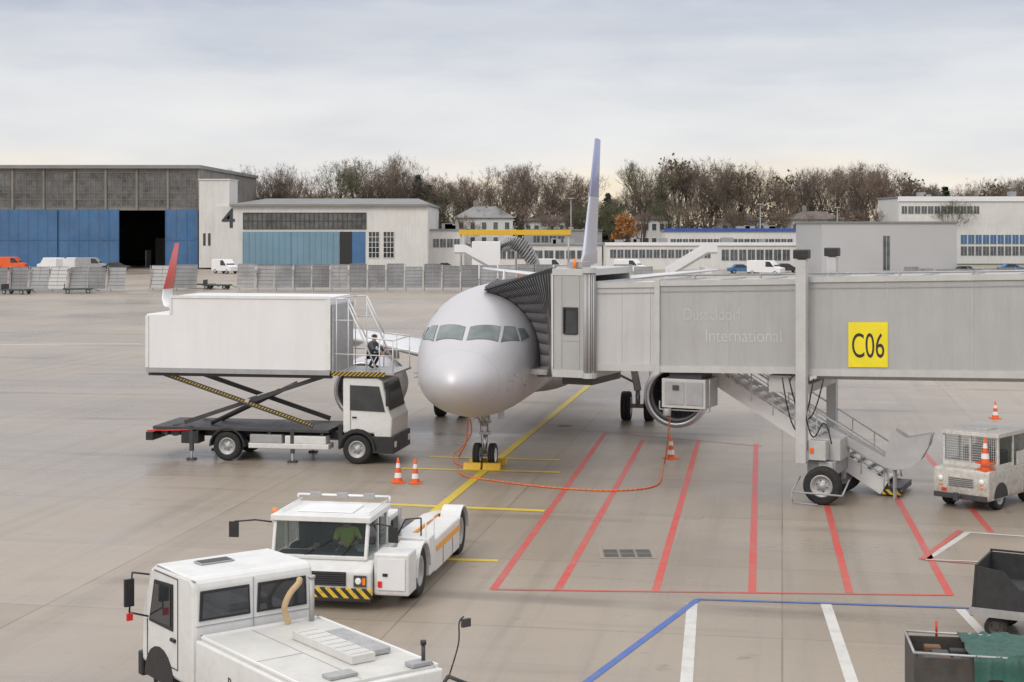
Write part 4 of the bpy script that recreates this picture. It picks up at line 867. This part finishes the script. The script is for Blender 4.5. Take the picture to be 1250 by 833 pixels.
for p0,p1 in((297,355),(356,414)):
    b=MB(); Bx(b,p0,p1,Y,.2,283,323,bluedoor2,-.25); x0,x1=XW(p0,Y),XW(p1,Y)
    for i in range(9): x=x0+(x1-x0)*i/8; b.box(x-.04,x+.04,Y-.31,Y-.251,.95,ZW(283,Y),bluedoor2)
    b.obj('hangar_door',HB)
b=MB(); Bx(b,415,430,Y,.1,283,323,black,-.12); Bx(b,430,446,Y,.1,283,323,bluep,-.12); b.obj('hangar_door',HB)
for p in(450,468): winband(HB,p,p+13,Y,283,315,3,5,glass,'window',whiteclean,.07)
text('4',4.6,mat('sign_dark',(.05,.055,.07),.6),HB,(XW(279,Y),Y-.06,ZW(268,Y)),(R(90),0,0),'building_number',1.0,.02,'CENTER',.04)
winframe=mat('window_frame_grey',(.5,.5,.5),.6)
def bld(label,Y,p0,p1,y0,dep,wm=wallw,wins=[],roof=roofg,stripe=None,name='office_building',cat='building',clutter=3):
    o=root(name,label,cat,(0,0,0)); x0,x1=XW(p0,Y),XW(p1,Y); zt=ZW(y0,Y)
    b=MB(); b.box(x0,x1,Y,Y+dep,0,zt,wm); b.obj('wall',o)
    b=MB(); b.box(x0-.2,x1+.2,Y-.2,Y+dep+.2,zt+.003,zt+.3,roof); rf=b.obj('roof',o)
    for i in range(clutter):
        x=random.uniform(x0+1,x1-2); b=MB(); b.box(x,x+random.uniform(.8,2),Y+2,Y+4,zt+.3,zt+random.uniform(.7,1.3),grey); b.obj('roof_vent',rf)
    for w_ in wins:
        a0,a1,b0,b1,n=w_[:5]; m_=w_[5] if len(w_)>5 else hanglass
        x0_,x1_=XW(a0,Y),XW(a1,Y); stp=(x1_-x0_)/n
        for i in range(n):
            b=MB(); q0,q1=x0_+i*stp+stp*.1,x0_+(i+1)*stp-stp*.1; z0,z1=ZW(b1,Y),ZW(b0,Y)
            b.box(q0-.06,q1+.06,Y-.06,Y-.003,z0-.06,z1+.06,winframe); b.box(q0,q1,Y-.08,Y-.061,z0,z1,m_); b.box((q0+q1)/2-.03,(q0+q1)/2+.03,Y-.1,Y-.081,z0,z1,winframe); b.obj('window',o)
    if stripe:
        b=MB(); b.box(x0-.22,x1+.22,Y-.26,Y-.203,ZW(stripe[1],Y),ZW(stripe[0],Y),stripe[2]); b.obj('fascia_band',o)
    return o
bluest=mat('blue_fascia',(.05,.10,.35),.5)
bld('plain grey metal clad box building with vertical window strip',232,1003,1168,273,21,wallg,[(1077,1087,288,330,1)],clutter=0)
bld('white two-storey office with ribbon windows and blue panels',300,1097,1300,242,17,wallw,[(1100,1196,252,261,12),(1172,1298,287,298,14,bluep),(1172,1298,301,312,14)],stripe=(240,246,whiteclean))
bld('long low white building with blue roof edge',282,812,972,283,8,wallw,[(818,968,292,300,20)],stripe=(279,283,bluest),clutter=5)
bld('low grey service building with row of windows',262,740,972,299,8,wallw,[(744,868,305,315,14),(880,965,305,318,8)],stripe=(296,300,whiteclean),clutter=6)
bld('low white workshop beside the hangar',268,524,566,282,12,wallw,[(528,562,292,302,4)])
bld('low white annex with dark doors',275,566,735,300,10,wallw,[(575,640,306,316,6),(650,730,306,316,6)],clutter=7)
bld('small grey shed near the trees',305,640,735,282,8,grey,[(650,690,288,296,4)])
def house(label,Y,p0,p1,ye,yr,roofm=roofb):
    o=root('house',label,'house',(0,0,0)); x0,x1=XW(p0,Y),XW(p1,Y); ze,zr=ZW(ye,Y),ZW(yr,Y); d=(x1-x0)*.8
    b=MB(); b.box(x0,x1,Y,Y+d,0,ze,wallw); b.obj('wall',o)
    k=(x1-x0)*.3; b=MB(); b.add([(x0-.5,Y-.5,ze),(x1+.5,Y-.5,ze),(x1+.5,Y+d+.5,ze),(x0-.5,Y+d+.5,ze),(x0+k,Y+d/2,zr),(x1-k,Y+d/2,zr)],[(0,1,5,4),(1,2,5),(2,3,4,5),(3,0,4),(0,3,2,1)],roofm); rf=b.obj('roof',o)
    b=MB(); b.box(x0+k,x0+k+.8,Y+d/2,Y+d/2+.8,zr-1,zr+1.2,wallb); b.obj('chimney',rf)
    n=5
    for i in range(n):
        for zc in(ze-1.6,ze-4.6):
            q=x0+(x1-x0)*(i+.5)/n; b=MB(); b.box(q-.55,q+.55,Y-.05,Y-.003,zc-.8,zc+.8,whiteclean); b.box(q-.45,q+.45,Y-.08,Y-.051,zc-.7,zc+.7,hanglass); b.obj('window',o)
house('white two-storey house with grey hipped roof',312,556,626,266,252,roofg); house('brown-roofed house among bare trees',325,775,822,268,256); house('low brown-roofed house at the wood edge',328,880,935,270,261); house('brown-roofed house among the trees',330,640,690,270,262); house('house with brown roof behind grey building',320,965,1030,268,258)
o=root('height_gantry','yellow horizontal height barrier on steel posts','gantry',(0,0,0)); Y=250
b=MB(); Bx(b,560,697,Y,.5,281,287,yellowp); b.obj('beam',o,bevel=.03)
for px in(563,630,694): MB().cyl((XW(px,Y),Y+.25,0),(XW(px,Y),Y+.25,ZW(287,Y)),.15,dullmetal,n=8).obj('post',o)
def fence(p0,p1,Y,h,label,lean=.5):
    x0,x1=XW(p0,Y),XW(p1,Y); o=root('blast_fence',label,'fence',((x0+x1)/2,Y,0)); W_=(x1-x0)/2; n=max(2,int((x1-x0)/2.1))
    for i in range(n):
        b=MB(); a=-W_+2*W_*i/n; c_=-W_+2*W_*(i+1)/n-.22; j=random.uniform(-.25,.25); l2=lean+random.uniform(-.45,.55); hh=h+random.uniform(-.25,.12); tw_=random.uniform(-.3,.3)
        b.add([(a,-.02+j,.35),(c_,-.02+j+tw_,.35),(c_,l2+j+tw_,hh),(a,l2+j,hh)],[(0,1,2,3)],random.choice([fencem,fencem,fencel]))
        for k in range(7): z=.35+(hh-.35)*k/6; yk=-.02+j+l2*(z-.35)/(hh-.35); b.beam((a,yk-.04,z),(c_,yk-.04+tw_,z),.03,.025,grey)
        b.beam(((a+c_)/2,-.06+j+tw_/2,.2),((a+c_)/2,l2+j-.04+tw_/2,hh),.04,.03,grey)
        b.obj('panel',o,recalc=False)
        b=MB(); b.beam((a-.05,-.05,0),(a-.05,lean-.03,h+.05),.06,.08,grey); b.beam((a-.05,1.8,0),(a-.05,lean,h*.8),.06,.06,dullmetal); b.obj('post',o)
fence(-60,155,178,2.9,'grey steel blast fence on the apron edge'); fence(183,242,180,2.9,'short grey blast fence section'); fence(290,700,181,3.0,'long grey blast fence across the apron'); fence(725,800,186,2.8,'grey blast fence behind the tail'); fence(1105,1300,222,1.5,'low grey fence beside the box building')
for px,yt,Y in((697,243,300),(928,250,290),(1022,254,300),(470,244,308)):
    x=XW(px,Y); o=root('light_mast','slender steel light mast behind the apron','light mast',(x,Y,0),0,'light masts')
    MB().cyl((0,0,0),(0,0,ZW(yt,Y)),.12,dullmetal,.07,n=8).obj('pole',o); zt=ZW(yt,Y); MB().box(-.6,.6,-.15,.15,zt,zt+.2,grey).obj('lamp_head',o)
def van(px,py,Y,col,label,L_=5,kind='van',rot=0):
    Y=15010/(py-272); o=root('parked_van' if kind=='van' else 'parked_car',label,kind,(XW(px,Y),Y,0),rot,'vehicles parked beyond the fence')
    h=2.2 if kind=='van' else 1.45; l=L_/2
    pr=[(-l,.4),(-l,h-.1),(-l+.2,h),(l-1.7,h),(l-.9,h*.58),(l,h*.5),(l,.4)] if kind=='van' else [(-l,.35),(-l,.85),(-l+.6,.95),(-l+1.2,h),(l-1.9,h),(l-1.1,.95),(l,.8),(l,.35)]
    b=MB(); b.prism(pr,-.9,.9,col); b.obj('body',o,bevel=.06)
    b=MB()
    if kind=='van': b.prism([(l-2.4,h*.58),(l-1.05,h*.58),(l-1.75,h-.15),(l-2.4,h-.15)],-.92,-.905,glass); b.prism([(l-1.0,h*.60),(l-.95,h*.62),(l-1.68,h-.1),(l-1.75,h-.1)],-.8,.8,glass)
    else: b.prism([(-l+.9,.95),(l-1.3,.95),(l-1.95,h-.08),(-l+1.3,h-.08)],-.92,-.905,glass)
    b.obj('side_window',o)
    for x in(-l+.9,l-.9):
        for y in(-.8,.8): wheel(o,(x,y,.35),.35,.22)
for v in((62,331,0,whiteclean,'white van parked outside the hangar',5,'van',2.5),(86,331,0,whiteclean,'white van parked outside the hangar',4.6,'van',3.4),(112,331,0,grey,'grey van parked outside the hangar'),(14,330,0,orangep,'orange van parked outside the hangar'),(935,336,0,whiteclean,'white van parked by the low building',5.5,'van',-.6),(905,334,0,bluep,'blue car parked by the low building',4.3,'car'),(960,333,0,darkgrey,'dark car parked by low building',4.3,'car'),(1180,337,0,black,'dark car parked beside the grey building',4.4,'car'),(1235,333,0,bluep,'blue car parked near the office',4.3,'car'),(275,334,0,whiteclean,'white van parked beside hangar 4',4.6,'van',-.7),(545,331,0,grey,'grey car parked near the workshop',4.3,'car'),(670,333,0,whiteclean,'white van parked behind the aircraft',5,'van',.4),(770,334,0,whiteclean,'white van parked behind the aircraft',5,'van',-.5),(142,331,0,darkgrey,'dark car parked outside the hangar',4.3,'car')): van(*v)
def stairs_truck(px,py,rot,label):
    Y=15010/(py-272); o=root('passenger_stairs_truck',label,'stairs truck',(XW(px,Y),Y,0),rot,'boarding stairs trucks')
    b=MB(); b.box(-3,3,-1,1,.5,.9,white); b.prism([(2,.9),(3,.9),(2.9,1.9),(2,2)],-1,1,white); b.obj('body',o,bevel=.04)
    b=MB(); b.prism([(-3,.9),(-2.5,.9),(2.6,3.8),(3.8,3.8),(3.8,4.0),(2.4,4.0),(-3,1.1)],-.8,.8,dullmetal); b.obj('stairs',o)
    for y in(-.8,.8): b=MB(); b.prism([(-2.9,1.1),(2.4,4.0),(3.8,4.0),(3.8,5.0),(2.4,5.0),(-2.9,2.0)],y-.03,y+.03,whiteclean); b.obj('side_panel',o)
    for x in(-2.2,2.2):
        for y in(-.85,.85): wheel(o,(x,y,.4),.4,.25)
stairs_truck(590,345,R(180),'white mobile boarding stairs truck parked by the fence'); stairs_truck(840,345,R(15),'white mobile boarding stairs parked behind bridge')
o=root('corrugated_air_duct','large curved grey corrugated duct beside a white container','duct',(XW(625,215),215,0))
b=MB(); pts=bez([(-1.5,0,4.6),(0,0,5.1),(1.6,0,4.4),(2.8,0,2.6),(3.0,0,.8)])
b.tube(pts,.95,grey,16)
b.obj('duct',o); b=MB()
for p in pts[::2]: b.lathe([(.97,-.1),(1.05,0),(.97,.1)],p,(1,0,-.7),darkgrey,16,False)
b.obj('duct_rib',o); MB().box(-5.5,-1.6,-1.2,1.4,.3,5.3,whiteclean).obj('container',o,bevel=.05)
greens=mat('green_steel',(.04,.08,.06),.6)
for px,py in((95,358),(245,352),(265,353),(20,359)):
    v=G(px,py); o=root('equipment_trolley','low dark green equipment trolley near the blast fence','trolley',v,random.uniform(-.3,.3),'trolleys by the fence')
    b=MB(); b.box(-1.6,1.6,-.8,.8,.4,.55,greens); b.box(-1.5,-1.4,-.7,.7,.55,1.1,darkgrey); b.tube([(1.6,0,.5),(2.4,0,.2)],.04,darkgrey); b.obj('deck',o)
    for x in(-1.1,1.1):
        for y in(-.7,.7): wheel(o,(x,y,.25),.25,.14)
# ---------------- TREES
def tri(b,p,q,r,r2,m,n=3): b.lathe([(r,0),(r2,(q-p).length)],p,q-p,m,n,False,True)
def mkm(B_,n_):
    me=bpy.data.meshes.new(n_); me.from_pydata(B_.v,[],B_.f)
    for m_ in B_.mats: me.materials.append(m_)
    me.polygons.foreach_set('material_index',B_.mi); me.update(); return me
def make_tree(seed,leaf=None,tw=twig,nl=5):
    rnd=random.Random(seed); T=MB(); C=MB()
    def rv(): return Vector((rnd.uniform(-1,1),rnd.uniform(-1,1),rnd.uniform(-1,1)))
    tips=[]; spread=rnd.uniform(.5,.68)
    def grow(p,d,l,r,dep):
        q=p+d*l
        if dep<=2: tri(T,p,q,r,r*.7,bark,5)
        else: tri(C,p,q,r,r*.6,tw,3)
        if dep>=6: tips.append(q); return
        n=3 if dep in(0,1,2,3) else 2
        if dep==4 and rnd.random()<.6: n=3
        for i in range(n):
            dd=(d*(.9 if dep else 1.1)+rv()*(spread if dep else .45)+Vector((0,0,.2))).normalized()
            st=rnd.uniform(.45,1) if i else 1
            grow(p+(q-p)*st,dd,l*rnd.uniform(.62,.86),max(r*(.66 if i==0 else .5),.018),dep+1)
    grow(Vector((0,0,0)),Vector((rnd.uniform(-.05,.05),0,1)).normalized(),rnd.uniform(4.0,5.5),.28,0)
    for q in tips:
        for k in range(5 if leaf is None else 2):
            d=(rv()+Vector((0,0,.5))).normalized()*rnd.uniform(.5,1.2); s=d.cross(rv()).normalized()*.022
            C.add([q-s,q+s,q+d],[(0,1,2)],tw)
        if leaf:
            for k in range(nl):
                c=q+rv()*.7; a=rv()*.28; e_=rv()*.28; C.add([c-a,c+e_,c+a,c-e_],[(0,1,2,3)],leaf)
    zmax=max(v[2] for v in C.v)
    return mkm(T,'trunk'),mkm(C,'crown'),zmax
def make_conifer(seed):
    rnd=random.Random(seed); T=MB(); C=MB(); H=16
    tri(T,Vector((0,0,0)),Vector((0,0,H)),.3,.03,bark,6)
    z=1.5
    while z<H-.2:
        rr_=(3.6*(1-z/H)**.7+.2)*rnd.uniform(.7,1.15)
        for i in range(11):
            a=rnd.uniform(0,6.283); l=rr_*rnd.uniform(.5,1.2); d=Vector((math.cos(a),math.sin(a),-.25)); s=Vector((-math.sin(a),math.cos(a),0))
            for k in range(5):
                t0=l*k/5; c=Vector((0,0,z+rnd.uniform(-.25,.25)))+d*t0; w_=.28+.12*rnd.random(); e_=d*l*.3+Vector((0,0,rnd.uniform(-.3,.1)))
                C.add([c-s*w_,c+s*w_+rnd.uniform(-.2,.2)*s,c+e_+s*.1,c+e_-s*.25],[(0,1,2,3)],conif)
        z+=.42
    return mkm(T,'trunk'),mkm(C,'crown'),H
olive=mat('sparse_olive_leaves',(.12,.10,.045),.9,0,.4,.4)
TV=[make_tree(s,None,twig if s%3 else twig2) for s in range(11,20)]+[make_tree(41,olive,twig,1),make_tree(42,None,twig3)]; CV=[make_conifer(s) for s in(3,4,5)]; AV=[make_tree(31,autumn)]
def plant(v,X,Y,H,name,label,cat='tree',group=None,wid=1):
    t,c,zm=v; o=root(name,label,cat,(X,Y,0),random.uniform(0,6.28),group); s=H/zm; o.scale=(s*wid,s*wid,s)
    for me,n_ in((t,'trunk'),(c,'crown')):
        k=bpy.data.objects.new(n_,me); sc.collection.objects.link(k); k.parent=o
prof=[(190,228),(225,212),(260,204),(330,186),(400,198),(480,178),(520,203),(560,210),(600,196),(640,194),(690,190),(735,220),(760,202),(790,186),(850,186),(900,192),(960,204),(1010,196),(1060,192),(1120,204),(1170,220),(1230,208),(1330,206)]
def top(px):
    for (a,ya),(b_,yb) in zip(prof[:-1],prof[1:]):
        if a<=px<=b_: return ya+(yb-ya)*(px-a)/(b_-a)
    return 220
px=195
while px<1330:
    Y=random.uniform(322,356); yt=top(px)+random.choice([0,3,8,14,22,30,38]); plant(random.choice(TV),XW(px,Y),Y,ZW(yt,Y),'bare_tree','tall bare winter tree in the wood edge',group='bare trees along the airfield edge',wid=random.uniform(.7,1.0)); px+=random.uniform(6,12)
px=200
while px<1320:
    Y=random.uniform(300,318); yt=random.uniform(238,262); plant(random.choice(TV),XW(px,Y),Y,ZW(yt,Y),'bare_tree','small bare winter tree before the wood',group='bare trees along the airfield edge',wid=1.2); px+=random.uniform(22,38)
for px,yt in((510,214),(524,226),(742,236),(1154,228),(905,250)):
    Y=random.uniform(322,332); plant(random.choice(CV),XW(px,Y),Y,ZW(yt,Y),'conifer_tree','dark green conifer among bare trees',group='conifers along the airfield edge',wid=random.uniform(1.3,1.8))
plant(AV[0],XW(768,292),292,ZW(258,292),'autumn_tree','tree with orange autumn leaves behind low building',wid=1.0)
vs=[];fs=[];rnd=random.Random(5)
for i in range(60000):
    X=rnd.uniform(-95,150); Y=rnd.uniform(340,372); hh=(8+2.4*math.sin(X*.13)+1.8*math.sin(X*.41+2)+1.4*math.sin(X*.9)); z=rnd.random()**1.35*max(4,hh+2.5)*rnd.uniform(.8,1.12); c=Vector((X,Y,z)); a=Vector((rnd.uniform(-1,1),rnd.uniform(-1,1),rnd.uniform(-1,1)))*.34; b_=Vector((rnd.uniform(-1,1),rnd.uniform(-1,1),rnd.uniform(-1,1)))*.34; k=len(vs); vs+=[tuple(c-a),tuple(c+b_),tuple(c+a),tuple(c-b_)]; fs.append((k,k+1,k+2,k+3))
me=bpy.data.meshes.new('undergrowth'); me.from_pydata(vs,[],fs); me.materials.append(brush); o=bpy.data.objects.new('woodland_undergrowth',me); sc.collection.objects.link(o); o['kind']='stuff'; o['label']='dense brown winter undergrowth of the distant wood'; o['category']='undergrowth'
